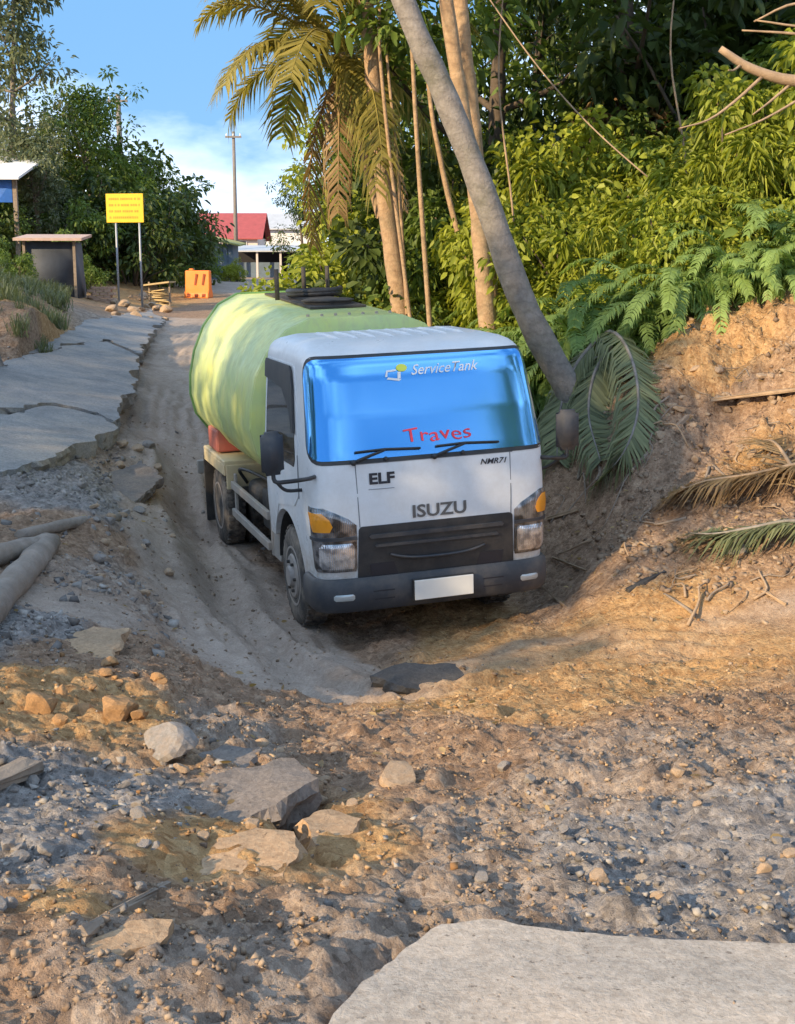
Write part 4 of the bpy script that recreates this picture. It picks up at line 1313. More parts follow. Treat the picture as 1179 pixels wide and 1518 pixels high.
def frond_arrays(path, n, leaf_len, hang, sides=(1, -1), g=RNG, wid=.035, up=(0, 0, 1), start=.12, fold=.5):
    """feather leaf along a path; each leaflet is a bent strip"""
    path = np.asarray(path, float)
    s = np.linspace(0, 1, len(path))
    V, Fc, T = [], [], []
    up = np.asarray(up, float)
    tan = np.gradient(path, axis=0); tan /= np.linalg.norm(tan, axis=1)[:, None]
    for i in range(n):
        t = start + (1 - start) * (i + g.random() * .5) / n
        p = np.array([np.interp(t, s, path[:, k]) for k in range(3)])
        d = np.array([np.interp(t, s, tan[:, k]) for k in range(3)]); d /= np.linalg.norm(d)
        sd_ = np.cross(d, up); sd_ /= np.linalg.norm(sd_) + 1e-9
        nn = np.cross(sd_, d)
        for q in sides:
            if g.random() < .05: continue
            L = leaf_len * (.45 + .75 * math.sin(math.pi * (.12 + .8 * t))) * g.uniform(.8, 1.1)
            a = sd_ * q * .85 + d * (.55 + g.normal() * .08) + nn * (fold * .35 + g.normal() * .08)
            a /= np.linalg.norm(a)
            h = hang * g.uniform(.7, 1.3)
            p1 = p + a * L * .5 - np.array([0, 0, 1]) * h * L * .18
            p2 = p + a * L * (1 - .28 * h) - np.array([0, 0, 1]) * h * L * .75
            wv = np.cross(a, nn); wv = wv / (np.linalg.norm(wv) + 1e-9) * wid
            b = len(V)
            V += [p - wv * .5, p + wv * .5, p1 - wv * .55, p1 + wv * .55, p2]
            Fc += [(b, b + 1, b + 3), (b, b + 3, b + 2), (b + 2, b + 3, b + 4)]
            tt = g.random() * .9
            T += [tt] * 3
    return np.array(V), np.array(Fc), T

def frond_mesh(name, path, n, leaf_len, hang, r0=.03, **kw):
    V, Fc, T = frond_arrays(path, n, leaf_len, hang, **kw)
    rv, rf = tube_arrays(path, np.linspace(r0, r0 * .15, len(path)), 5, cap=False)
    rf = np.array(rf); tri = np.concatenate([rf[:, [0, 1, 2]], rf[:, [0, 2, 3]]]) + len(V)
    return mesh_np(name, np.vstack([V, rv]), np.vstack([Fc, tri]), list(T) + [.95] * len(tri))

def arch_path(L, rise, drop, n=14, side=0.0):
    """a frond's midrib: leaves along +x, rises and then bows down"""
    t = np.linspace(0, 1, n)
    x = L * (t - .16 * t ** 3); z = L * (rise * t - drop * t ** 2.2)
    return np.stack([x, side * L * t ** 2, z], 1)
PALM_FRONDS = [frond_mesh('frond', arch_path(2.6, .55, .75), 58, .62, .75),
               frond_mesh('frond', arch_path(2.8, .25, .75), 60, .66, .9),
               frond_mesh('frond', arch_path(2.5, .95, .70), 54, .58, .6),
               frond_mesh('frond', arch_path(2.5, -.05, .85), 50, .55, 1.1)]
for m_ in PALM_FRONDS: m_.materials.append(L_PALM)
DRY_FROND = frond_mesh('frond', arch_path(2.1, -.5, .55), 40, .5, 1.4); DRY_FROND.materials.append(L_PALMDRY)

def palm(label, path, r, bark, n_fronds=14, crown=True, frond_scale=1.0, seed=1, dry=3, group=None, aim=None, wob=.05):
    """path: trunk centreline in world coordinates"""
    g = np.random.default_rng(seed)
    P = np.asarray(path, float); base = P[0].copy()
    t = thing('palm_tree', label, 'palm tree', loc=tuple(base), group=group)
    tp = smooth_path(P - base, 26)
    rr = np.linspace(r, r * .72, 26) * (1 + .45 * np.exp(-np.arange(26) * .5)) * (1 + .05 * np.sin(np.arange(26) * 2.1))
    tube_obj('trunk', bark, t, tp, rr, 14, wob)
    if crown:
        top = tp[-1]
        az0 = g.random() * 6
        for i in range(n_fronds):
            me = PALM_FRONDS[int(g.integers(0, 4)) if i > n_fronds * .3 else 2]
            az = az0 + i * 2.39996 if aim is None or i >= len(aim) else aim[i]
            link('frond', me, None, t, tuple(top + [0, 0, -.02 * i]), (g.normal() * .12, g.normal() * .10, az), frond_scale * g.uniform(.85, 1.12))
        for i in range(dry):
            link('frond', DRY_FROND, None, t, tuple(top - [0, 0, .25]), (g.normal() * .15, g.uniform(.1, .5), az0 + i * 2.1), frond_scale * g.uniform(.8, 1.05))
    return t

def trunk_px(lst, Y, extra=None, sink=.25):
    """trunk centreline through points of the picture (top to bottom), standing at distance Y, planted in the ground"""
    P = [at_y(px, py, Y) for px, py in lst][::-1]
    b = P[0].copy(); b[2] = min(b[2], H1(b[0], b[1])) - sink
    d = P[1] - P[0]
    b[:2] = P[0][:2] - d[:2] / max(.3, d[2]) * (P[0][2] - b[2])
    P = [b] + P[0 if P[0][2] - b[2] > .35 else 1:]
    if extra is not None: P.append(P[-1] + np.asarray(extra, float))
    return P

lean_palm = palm('leaning grey palm trunk crossing in front of the other palms beside the truck', trunk_px([(594, -10), (655, 130), (718, 290), (778, 455), (850, 590)], 12.4, (-1.4, .3, 3.6), .8), .142, M_PALM_GREY, seed=3, wob=.04)
# roots of the leaning palm gripping the slope, so that its foot sits in the soil
_o = np.array(lean_palm.location); _c = hit(852, 596); _g = np.random.default_rng(91)
for _k in range(11):
    _a = _k * 2 * math.pi / 11 + _g.normal() * .15; _L = _g.uniform(.35, .75)
    _q = []
    for _t in (0.0, .3, .65, 1.0):
        _x, _y = _c[0] + math.cos(_a + .3 * _t) * (.10 + _L * _t), _c[1] + math.sin(_a + .3 * _t) * (.10 + _L * _t)
        _q.append(np.array([_x, _y, H1(_x, _y) + (.16, .05, .015, -.03)[int(_t * 3.1)]]) - _o)
    tube_obj('root', M_PALM_GREY, lean_palm, smooth_path(_q, 9), np.linspace(.055, .012, 9), 7, .15)
palm('tall tan palm trunk rising from the roadside just behind the green tank', trunk_px([(541, -10), (556, 150), (572, 300), (592, 450)], 17.0, (-.45, .4, 3.2)), .125, M_PALM_TAN, seed=5, frond_scale=1.0)
palm('pale tan palm trunk, left one of the close pair behind the leaning palm', trunk_px([(660, -10), (684, 150), (706, 290), (716, 400)], 15.2, (-.5, .3, 3.4)), .105, M_PALM_TAN, seed=9)
palm('pale tan palm trunk, right one of the close pair behind the leaning palm', trunk_px([(682, -10), (697, 140), (708, 260), (722, 400)], 15.7, (-.2, .6, 3.9)), .11, M_PALM_TAN, seed=12)
palm('short bushy palm with drooping fronds spread against the open sky', trunk_px([(506, 70), (545, 250), (598, 450)], 18.2), .07, M_PALM_TAN, 20, seed=21, frond_scale=.86, dry=3, aim=[3.05, 3.5, 2.75, 3.9, 4.6, 2.2, 3.25, 5.0])
G_THIN = 'slender bare stems among the palms'
for i, (lst, Y, r, ex) in enumerate([([(563, 75), (578, 230), (606, 455)], 16.6, .03, (0, .1, .5)), ([(574, 85), (590, 250), (602, 440)], 16.9, .026, (0, .1, .6)), ([(612, 90), (621, 250), (634, 435)], 16.2, .036, (-.05, .2, 1.4)), ([(640, 165), (652, 230), (667, 300), (700, 420)], 16.8, .042, (-.1, .2, 1.0))]):
    P = np.array(trunk_px(lst, Y, ex))
    t = thing('sapling', 'slender straight tan stem standing among the palm trunks', 'sapling', tuple(P[0]), group=G_THIN)
    tp = smooth_path(P - P[0], 18)
    tube_obj('stem', M_PALM_TAN, t, tp, np.linspace(r, r * .6, 18), 8, .1)
    g = np.random.default_rng(40 + i)
    V, Fc, tt = clump_leaves([tp[-1] + g.normal(size=3) * .25 for _ in range(7)], [.3] * 7, 22, .17, g)
    link('crown', mesh_np('crown', V, Fc, tt), L_MID, t)

# ---- shrub and fern kinds
SHRUBS = {
    'yellow': [make_shrub(s, 1.5, .85, .082, 100, 30) for s in (1, 2, 3)],
    'broad': [make_shrub(s, 2.0, 1.0, .088, 130, 32, .45, .5) for s in (4, 5, 6)],
    'dark': [make_shrub(s, 2.6, 1.25, .15, 62, 34) for s in (7, 8)],
    'narrow': [make_shrub(s, 2.1, 1.05, .15, 95, 34, .8, .17) for s in (20, 21)],
    'fine': [make_shrub(s, 1.3, .8, .085, 95, 26, .2, .35) for s in (10, 11)],
}
def make_fern(seed, n=34, L=1.0):
    g = np.random.default_rng(seed)
    V, Fc, T = [], [], []; o = 0
    for i in range(n):
        az = i * 2.39996 + g.normal() * .3
        l = L * g.uniform(.6, 1.15); p = arch_path(l, g.uniform(.6, 1.25), g.uniform(.75, 1.15), 10)
        ca, sa = math.cos(az), math.sin(az)
        p = np.stack([p[:, 0] * ca - p[:, 1] * sa, p[:, 0] * sa + p[:, 1] * ca, p[:, 2]], 1) + np.array([g.normal() * .08, g.normal() * .08, 0])
        v, f, t = frond_arrays(p, 42, .10, .6, g=g, wid=.014, start=.12)
        V.append(v); Fc.append(f + o); T += list(np.clip(np.array(t) * .5 + g.random() * .5, 0, 1)); o += len(v)
        rv, rf = tube_arrays(p, np.linspace(.008, .002, 10), 3, cap=False)
        rf = np.array(rf); tri = np.concatenate([rf[:, [0, 1, 2]], rf[:, [0, 2, 3]]]) + o
        V.append(rv); Fc.append(tri); T += [.4] * len(tri); o += len(rv)
    return mesh_np('fronds', np.concatenate(V), np.concatenate(Fc), T)
FERNS = [make_fern(s, 36, 1.0) for s in (1, 2, 3, 4, 5)]

def plant(name, label, cat, kind, loc, scale, mat, group, rotz, vary=None, tilt=0.0):
    t = thing(name, label, cat, tuple(loc), (tilt, 0, rotz), group)
    stems, fol = kind
    link('stems', stems, M_DARKBARK, t, scale=scale)
    o = link('foliage', fol, None, t, scale=scale)
    if not fol.materials: fol.materials.append(mat)
    return t

def own_material(kindname, mat):
    """the same shrub shapes in another leaf colour"""
    out = []
    for st, fo in SHRUBS[kindname]:
        f2 = fo.copy(); f2.materials.clear(); f2.materials.append(mat); out.append((st, f2))
    return out
YEL = own_material('yellow', L_YELLOW); YEL_F = own_material('fine', L_YELLOW)
BRO = own_material('broad', L_MID); BRO_Y = own_material('broad', L_YELLOW)
NAR = own_material('narrow', L_YELLOW) ; NAR_D = own_material('narrow', L_PALMDRY)
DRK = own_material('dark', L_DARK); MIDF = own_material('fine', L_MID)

def scatter_px(spots, kinds, name, label, group, cat='shrub', smin=.8, smax=1.15, sink=.1, seed=0):
    g = np.random.default_rng(seed)
    for (px, py, Y, sc) in spots:
        p = at_y(px, py, Y)
        z = min(p[2], H1(p[0], p[1]) + .0)
        k = kinds[int(g.integers(0, len(kinds)))]
        s = sc * g.uniform(smin, smax)
        # height is set so that the bush reaches the seen height above the ground
        plant(name, label, cat, k, (p[0], p[1], H1(p[0], p[1]) - sink), (s, s, s), None, group, g.random() * 6.28)

def fill(x0, x1, y0, y1, n, seed, mind=.5, zmin=-9):
    g = np.random.default_rng(seed); out = []
    tries = 0
    while len(out) < n and tries < n * 60:
        tries += 1
        p = np.array([g.uniform(x0, x1), g.uniform(y0, y1)])
        if all(np.hypot(*(p - q)) > mind for q in out): out.append(p)
    return out

def plant_at(pts, kinds, name, label, group, cat, s0, s1, seed, sink=.12):
    g = np.random.default_rng(seed)
    for x, y in pts:
        k = kinds[int(g.integers(0, len(kinds)))]
        s = g.uniform(s0, s1)
        plant(name, label, cat, k, (x, y, H1(x, y) - sink), (s * g.uniform(.9, 1.1), s * g.uniform(.9, 1.1), s * g.uniform(.85, 1.15)), None, group, g.random() * 6.28)

def edge_ok(x, y):
    """behind the bare earth face of the right bank"""
    return y > np.interp(x, [.5, 1.2, 2.2, 3.0, 4.2, 6, 9], [16.4, 15.2, 13.4, 12.9, 12.6, 12.2, 11.5])

# ferns hanging over the earth bank
G_FERN = 'ferns along the top of the earth bank'
g = np.random.default_rng(5)
n_f = 0
for x, y in fill(1.5, 6.0, 12.2, 15.9, 84, 3, .30) + fill(1.0, 2.6, 13.6, 15.6, 16, 4, .36) + fill(2.0, 5.5, 14.2, 16.8, 22, 6, .5):
    if not edge_ok(x, y - .15) and not (x < 2.6 and y > 13.6): continue
    s = g.uniform(.6, 1.6) * (1.0 if y < 14 else 1.15)
    t = thing('fern', 'arching green fern clump at the lip of the bare earth bank' if y < 13.8 else 'arching green fern clump growing up the slope among the shrubs', 'fern', (x, y, H1(x, y) - .05), (g.normal() * .1, g.normal() * .1, g.random() * 6.28), G_FERN if y < 13.8 else 'ferns up the slope')
    me = FERNS[n_f % 5]
    if not me.materials: me.materials.append(L_FERN)
    link('fronds', me, None, t, scale=s); n_f += 1

_sp = [p for p in fill(1.0, 6.5, 13.4, 17.5, 26, 8, .6) if edge_ok(p[0], p[1] - .7)]
plant_at(_sp[::2], YEL, 'shrub', 'sunlit yellow-green shrub with oval leaves just behind the ferns', 'yellow-green shrubs behind the ferns', 'shrub', .75, 1.25, 4)
plant_at(_sp[1::2], YEL_F, 'shrub', 'yellow-green shrub with very fine narrow leaves among the ferns', 'fine-leaved shrubs among the ferns', 'shrub', .75, 1.25, 14)
plant_at([p for p in fill(1.4, 6.0, 12.6, 15.0, 14, 18, .6) if edge_ok(p[0], p[1] - .25)], MIDF, 'shrub', 'fresh green bush of tiny leaves at the lip of the bank', 'tiny-leaved bushes at the lip of the bank', 'shrub', .4, .7, 24)
_sp = [p for p in fill(.9, 8.0, 15.0, 21.0, 30, 9, .8) if edge_ok(p[0], p[1] - 1.6)]
plant_at(_sp[::2], BRO, 'shrub', 'tall mid-green broad-leaved shrub on the wooded slope', 'mid-green tall shrubs on the slope', 'shrub', 1.0, 1.7, 5)
plant_at(_sp[1::2], BRO_Y, 'shrub', 'tall golden-green broad-leaved shrub catching the sun on the wooded slope', 'golden tall shrubs on the slope', 'shrub', 1.0, 1.7, 15)
plant_at([p for p in fill(1.2, 7.5, 14.6, 19.0, 12, 33, .9) if edge_ok(p[0], p[1] - 1.2)], NAR, 'shrub', 'drooping bush of long narrow leaves on the wooded slope', 'narrow-leaved bushes on the slope', 'shrub', .9, 1.5, 35)
plant_at([p for p in fill(2.5, 8.5, 16.0, 20.5, 6, 41, 1.2) if edge_ok(p[0], p[1] - 2.5)], NAR_D, 'shrub', 'withered brown bush of dry hanging leaves inside the wood', 'withered bushes in the wood', 'shrub', .9, 1.4, 45)
plant_at(fill(-.1, 1.6, 17.5, 22.0, 9, 10, .6), BRO_Y + YEL, 'shrub', 'bushy olive shrub at the foot of the palms beside the road', 'shrubs at the foot of the palms', 'shrub', .8, 1.3, 6)
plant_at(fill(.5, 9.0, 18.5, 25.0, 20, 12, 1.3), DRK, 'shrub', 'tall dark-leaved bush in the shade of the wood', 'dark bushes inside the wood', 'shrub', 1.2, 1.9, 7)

# ---- trees
TREES = [grow_tree(1, 9.0, 2.6, .17, 9, .28, .20, 42, .62, 5), grow_tree(2, 10.5, 3.0, .20, 10, .25, .22, 40, .70, 5), grow_tree(3, 7.0, 2.4, .14, 8, .22, .17, 50, .55, 5)]
AIRY = [grow_tree(4, 10.5, 2.3, .15, 15, .14, .20, 32, .55, 5), grow_tree(6, 8.0, 2.6, .14, 14, .08, .19, 40, .6, 5)]
FULL = grow_tree(15, 8.0, 2.9, .16, 15, .05, .19, 52, .68, 6)
_treemats = {}
def tree(kind, label, loc, s, mat, rotz, group=None, bark=M_BARK, sz=1.0):
    t = thing('tree', label, 'tree', loc, (0, 0, rotz), group)
    wood, leaf_me = kind
    link('trunk', wood, bark, t, scale=(s, s, s * sz))
    key = (leaf_me.name, mat.name)
    if key not in _treemats:
        f2 = leaf_me.copy(); f2.materials.clear(); f2.materials.append(mat); _treemats[key] = f2
    link('crown', _treemats[key], None, t, scale=(s, s, s * sz))
    return t
g = np.random.default_rng(77)
for i, (x, y) in enumerate([(1.6, 21), (3.4, 20.2), (5.0, 21.5), (6.8, 20), (8.6, 22), (2.4, 25), (5.4, 26), (8, 27), (10.5, 25), (12, 20.5), (11, 30), (4, 31), (7.5, 33), (14, 27)]):
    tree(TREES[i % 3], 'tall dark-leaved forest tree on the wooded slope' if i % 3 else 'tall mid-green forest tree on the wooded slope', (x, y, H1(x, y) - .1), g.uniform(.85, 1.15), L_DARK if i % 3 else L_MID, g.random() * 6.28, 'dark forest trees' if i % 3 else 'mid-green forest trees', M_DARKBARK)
# climbing leaves over the near trees beside the road
for i, (px, py, Y, s) in enumerate([(522, 330, 24, .40), (560, 380, 22.5, .38), (548, 250, 26, .46), (600, 330, 23, .5)]):
    p = at_y(px, py, Y)
    tree(TREES[2], 'low olive-leaved tree hung with creepers at the edge of the wood', (p[0], p[1], H1(p[0], p[1]) - .1), s * 1.5, L_YELLOW if i % 2 == 0 else L_MID, i * 1.7, 'olive trees at the wood edge')
# far dark tree on the road's right side
p = at_y(420, 400, 62); tree(TREES[2], 'dark rounded tree far off beside the white building', (p[0] + 1.0, p[1], H1(p[0], p[1])), .68, L_DARK, 1.0)
# trees on the left
for (px, Y, s, kind, mat, lab, sz) in [(30, 44, 1.1, AIRY[0], L_GREYG, 'tall airy grey-green tree standing highest on the left roadside', 1.0), (-60, 47, 1.05, AIRY[0], L_GREYG, 'tall airy grey-green tree at the end of the left row', 1.0), (140, 47, .86, FULL, L_MID, 'full green tree behind the yellow sign', 1.0), (95, 50, .72, AIRY[1], L_GREYG, 'loose grey-green tree between the tall tree and the sign', 1.0), (232, 52, .72, FULL, L_MID, 'spreading green tree behind and right of the yellow sign', .85), (60, 42, .6, FULL, L_GREYG, 'low grey-green tree behind the dark hut', 1.0), (195, 46, .52, FULL, L_MID, 'squat green tree directly behind the sign posts', .9), (268, 56, .42, FULL, L_DARK, 'small dark tree beside the red-roofed house', 1.0), (-20, 40, .5, AIRY[1], L_MID, 'low leafy tree in front of the blue tarpaulin', .8)]:
    x = at_y(px, 400, Y)[0]
    tree(kind, lab, (x, Y, H1(x, Y) - .1), s, mat, px * .7, None, M_BARK, sz)
# roadside trees behind and to the left of the photographer: they shade the dip
for i, (x, y, s, k) in enumerate([(-12.2, -.35, 1.18, 2), (-13.4, .8, .95, 2), (-15.5, 3.2, .92, 0), (-17.5, 6.0, .9, 1), (-19.5, 9.0, .95, 0), (-14.9, 2.4, 1.1, 2), (-22, 13, 1.0, 1), (-16.8, 4.6, 1.1, 2), (-13.3, -1.3, 1.12, 2), (-11.3, .5, 1.1, 2)]):
    tree(TREES[k], 'broad roadside tree left of the photographer shading the dip', (x, y, H1(x, y) - .1), s, L_MID, i * 1.3, 'roadside trees left of the photographer')

# trees on the slope to the right of the photographer
for i, (x, y, s, k) in enumerate([(11.0, 2.5, 1.0, 0), (12.5, 6.0, .95, 1), (13.5, -.5, 1.0, 0), (10.5, 9.0, .8, 2), (15, -4, 1.0, 1)]):
    tree(TREES[k], 'broad tree on the slope right of the photographer', (x, y, H1(x, y) - .1), s, L_MID, i * 1.9, 'trees right of the photographer')

plant_at(fill(-.9, 1.4, 20.5, 25.5, 8, 61, .8), YEL, 'shrub', 'tall sunlit olive bush behind the slender stems beside the road', 'olive bushes behind the slender stems', 'shrub', 1.5, 2.2, 62)
# ------------------------------------------------------------------ broken slabs, stones, timber
M_STONE = mat_simple('stone_grey', (.27, .25, .235), .9, 0, .3, 7, .5, 40, dirt=(.30, .22, .155), dirt_amt=.6)
M_STONE_TAN = mat_simple('stone_tan', (.40, .295, .205), .9, 0, .25, 7, .5, 40, dirt=(.40, .24, .12), dirt_amt=.6)
M_CLOD = mat_simple('clay_clod', (.40, .225, .10), .95, 0, .3, 9, .5, 50, dirt=(.28, .17, .09), dirt_amt=.6)
M_TIMBER = mat_simple('weathered_timber', (.24, .19, .15), .85, 0, .3, 12, .4, 60, dirt=(.33, .26, .19), dirt_amt=.5)
M_LOG = mat_simple('dusty_log', (.30, .25, .21), .9, 0, .3, 5, .9, 22, dirt=(.24, .18, .13), dirt_amt=.7)

def broken_slab(name, label, pts, lift, thick, mat, slope=(0, 0), seed=1, cat='slab', group=None, amp=.015, step=.03):
    """pts: corners of the piece where they are seen on the ground"""
    P = np.array([hit(px, py) for px, py in pts])
    c = P.mean(0)
    zc = c[2] + lift
    Q = []
    for (px, py) in pts:                      # carry the corners up to the height of the slab's top
        q = at_z(px, py, zc); Q.append(q[:2] - c[:2])
    o = rough_outline(Q, step, amp, seed, 9)
    me = slab_mesh(name, o, lambda x, y: slope[0] * x + slope[1] * y + fbm((x + seed) * 6, y * 6, 4, seed) * .016, thick, .05, seed, .015)
    ob = link(name, me, mat); ob.location = (c[0], c[1], zc)
    return tag(ob, label, cat, group)

broken_slab('broken_chunk', 'dark flat asphalt piece lying on the dirt in front of the truck', [(548, 996), (600, 982), (672, 984), (698, 1002), (668, 1016), (600, 1014)], .10, .13, M_ASPHALT, (0, .06), 2)
broken_slab('broken_chunk', 'grey cracked pavement slab tilted over a dark gap in the rubble', [(292, 1160), (330, 1135), (430, 1130), (472, 1158), (420, 1185), (350, 1205), (290, 1200)], .07, .16, M_GREYSLAB, (.05, .06), 3)
broken_slab('broken_chunk', 'tan dusty slab below the grey cracked slab, split beside it', [(322, 1240), (380, 1228), (436, 1236), (446, 1275), (420, 1302), (330, 1310), (296, 1290)], .06, .2, M_TANSLAB, (0, .02), 4, amp=.022)
broken_slab('broken_chunk', 'small flat tan slab across the gap from the larger tan slab', [(446, 1212), (490, 1198), (535, 1212), (520, 1250), (470, 1256)], .045, .16, M_TANSLAB, (-.05, 0), 5)
broken_slab('broken_chunk', 'long low tan slab lying beside the half-buried timber', [(95, 1430), (130, 1390), (190, 1362), (250, 1360), (236, 1392), (170, 1412)], .03, .08, M_TANSLAB, (0, .04), 6)
broken_slab('broken_chunk', 'thin grey broken slab edge behind the tilted pavement slab', [(280, 1125), (330, 1104), (385, 1112), (360, 1138), (300, 1148)], .04, .07, M_GREYSLAB, (0, .08), 7)
broken_slab('broken_chunk', 'grey broken road edge piece propped against the left pavement', [(150, 705), (210, 690), (240, 705), (200, 728), (160, 725)], .06, .10, M_GREYSLAB, (0, .1), 8, amp=.03)
broken_slab('broken_chunk', 'buff flat slab resting on the soil right of the loose gravel', [(70, 965), (140, 930), (190, 940), (150, 975), (90, 995)], .02, .06, M_TANSLAB, (0, .04), 9, amp=.03)

def rock_mesh(seed, sub=2, flat=.7, rough=.28):
    g = np.random.default_rng(seed)
    bm = bmesh.new(); bmesh.ops.create_icosphere(bm, subdivisions=3, radius=1.0)
    dirs = g.normal(size=(9, 3)); dirs /= np.linalg.norm(dirs, axis=1)[:, None]; cut = g.uniform(.45, .85, 9)
    for v in bm.verts:
        p = np.array(v.co)
        for d, c in zip(dirs, cut):            # chip planes off the ball
            k = p @ d
            if k > c: p = p - d * (k - c) * .92
        p = p * (1 + .018 * g.normal() + .06 * math.sin(p[0] * 5 + seed) * math.sin(p[1] * 6) * math.cos(p[2] * 5))
        v.co = Vector((p[0], p[1] * g.uniform(.97, 1.03), p[2] * flat))
    me = bpy.data.meshes.new('rock'); bm.to_mesh(me); bm.free()
    return me
ROCKS = [rock_mesh(s, 2, f_) for s, f_ in ((1, .7), (2, .55), (3, .8), (4, .5), (5, .65), (6, .6))]
for i, m_ in enumerate(ROCKS): m_.materials.append(M_STONE)
ROCKS_T = []
for m_ in ROCKS:
    q = m_.copy(); q.materials.clear(); q.materials.append(M_STONE_TAN); ROCKS_T.append(q)
ROCKS_C = []
for m_ in ROCKS:
    q = m_.copy(); q.materials.clear(); q.materials.append(M_CLOD); ROCKS_C.append(q)

def rock(px, py, size, kinds, label, group=None, seed=0, sink=.35):
    g = np.random.default_rng(seed * 977 + int(px * 13 + py))
    p = hit(px, py); dist = np.linalg.norm(p - CAM)
    s = size * dist / F_PX / 2
    o = link('rock', kinds[int(g.integers(0, len(kinds)))])
    o.location = (p[0], p[1], p[2] + s * (.6 - sink))
    o.rotation_euler = (g.normal() * .25, g.normal() * .25, g.random() * 6.28)
    o.scale = (s, s * g.uniform(.75, 1.0), s)
    return tag(o, label, 'rock', group)
rock(250, 1112, 92, ROCKS, 'large grey boulder with a pale flat top above the tilted slab', seed=1)
rock(590, 1160, 70, ROCKS_T, 'brown wedge-shaped rock standing in the crumbly soil', seed=2)
rock(60, 1055, 60, ROCKS_C, 'rusty clay lump among the loose soil on the left', seed=3)
rock(175, 1065, 70, ROCKS_C, 'rusty clay lump above the large grey boulder', seed=8)
rock(890, 1304, 34, ROCKS_T, 'pale pebble-shaped stone on the grey gravel near the concrete slab', seed=4)
rock(1090, 848 - 30, 40, ROCKS, 'pale stone under the dry palm frond', seed=5)
rock(1102, 598, 28, ROCKS_T, 'pale stone below the end of the clay ledge', seed=6)
g = np.random.default_rng(19)
for i in range(26):
    rock(g.uniform(165, 250), g.uniform(440, 478), g.uniform(10, 26), ROCKS_T, 'pale stone in the heap at the crest of the broken road', 'pale stones at the crest', seed=20 + i)
for i in range(34):
    rock(g.uniform(-10, 260), g.uniform(1130, 1350), g.uniform(16, 34), ROCKS, 'grey stone in the loose gravel beside the tilted slab', 'grey stones in the left gravel', seed=60 + i)
for i in range(26):
    rock(g.uniform(640, 1180), g.uniform(1130, 1340), g.uniform(12, 26), ROCKS if i % 2 else ROCKS_T, 'small stone on the grey gravel in front of the concrete slab', 'stones on the right gravel', seed=120 + i)
for i in range(26):
    rock(g.uniform(950, 1180), g.uniform(530, 700), g.uniform(10, 22), ROCKS_T, 'stone stuck in the face of the earth bank', 'stones in the earth bank', seed=170 + i)
for i in range(34):
    rock(g.uniform(120, 260), g.uniform(640, 900), g.uniform(10, 26), ROCKS if i % 2 else ROCKS_T, 'stone along the crumbled edge beside the wheel track', 'stones beside the wheel track', seed=220 + i)
for i in range(24):
    rock(g.uniform(260, 620), g.uniform(1090, 1330), g.uniform(12, 28), ROCKS_T, 'tan stone between the broken slabs', 'tan stones between the slabs', seed=270 + i)
for i in range(16):
    rock(g.uniform(20, 240), g.uniform(985, 1075), g.uniform(14, 34), ROCKS_C, 'small rusty clod in the loose soil on the left', 'rusty clods', seed=310 + i)

# gravel and crumbs: far too many to count
def gravel(name, n, region, keyfn, smin, smax, mat, seed, flat=.65, on_slab=False):
    g = np.random.default_rng(seed)
    x = g.uniform(region[0], region[1], n * 4); y = region[2] + (region[3] - region[2]) * g.random(n * 4) ** 1.25
    W, pm = soil(x, y)
    k = keyfn(W, pm) * (.35 + .65 * (fbm(x * 2.3, y * 2.3, 3, seed) > -.1))
    ok = g.random(len(x)) < k
    ins = (x > -.2) & (y < 2.95) & (x < 5)                # the concrete slab covers this
    ok = (ok & ~ins) if not on_slab else (ok & (y < 2.86 - .12 * (x < .3)) & (x > .05))
    x, y, W, pm = x[ok][:n], y[ok][:n], W[ok][:n], pm[ok][:n]
    z = height(x, y, W, pm) if not on_slab else np.full(len(x), -.004) - .035 * sstep(2.55, 2.95, y)
    n = len(x)
    s = smin + (smax - smin) * g.random(n) ** 4.0
    cube = np.array([(-1, -1, -1), (1, -1, -1), (1, 1, -1), (-1, 1, -1), (-1, -1, 1), (1, -1, 1), (1, 1, 1), (-1, 1, 1)]) * .68
    fc = np.array([(0, 2, 1), (0, 3, 2), (4, 5, 6), (4, 6, 7), (0, 1, 5), (0, 5, 4), (1, 2, 6), (1, 6, 5), (2, 3, 7), (2, 7, 6), (3, 0, 4), (3, 4, 7)])
    V = cube[None] * g.uniform(.45, 1.15, (n, 8, 1)) + g.normal(size=(n, 8, 3)) * .13
    V = V * np.stack([np.ones(n), g.uniform(.6, 1, n), g.uniform(flat * .6, flat * 1.2, n)], 1)[:, None, :] * s[:, None, None]
    a = g.random(n) * 6.28; tl = g.normal(size=n) * .6
    ca, sa = np.cos(a)[:, None], np.sin(a)[:, None]
    ct, st = np.cos(tl)[:, None], np.sin(tl)[:, None]
    Y = V[..., 1] * ct - V[..., 2] * st; Z = V[..., 1] * st + V[..., 2] * ct
    X2 = V[..., 0] * ca - Y * sa; Y2 = V[..., 0] * sa + Y * ca
    P = np.stack([X2 + x[:, None], Y2 + y[:, None], Z + (z + s * .02)[:, None]], -1).reshape(-1, 3)
    Fc = (fc[None] + (np.arange(n) * 8)[:, None, None]).reshape(-1, 3)
    me = mesh_np(name, P, Fc, np.repeat(g.random(n), 12))
    o = link(name, me, mat); o['kind'] = 'stuff'
    return o
def mat_gravel(name, stops):
    m, nt, b = nodes_of(name)
    at = add(nt, 'ShaderNodeAttribute', attribute_name='tint')
    c = ramp(nt, at.outputs['Fac'], stops)
    v = coord(nt)
    c = mixc(nt, .5, c, ramp(nt, noise(nt, v, 70, 5, .7), [(.3, (.6, .6, .6)), (.7, (1.2, 1.2, 1.2))]), 'MULTIPLY')
    nt.links.new(c, b.inputs['Base Color']); b.inputs['Roughness'].default_value = .92
    b.inputs['Specular IOR Level'].default_value = .25
    return m
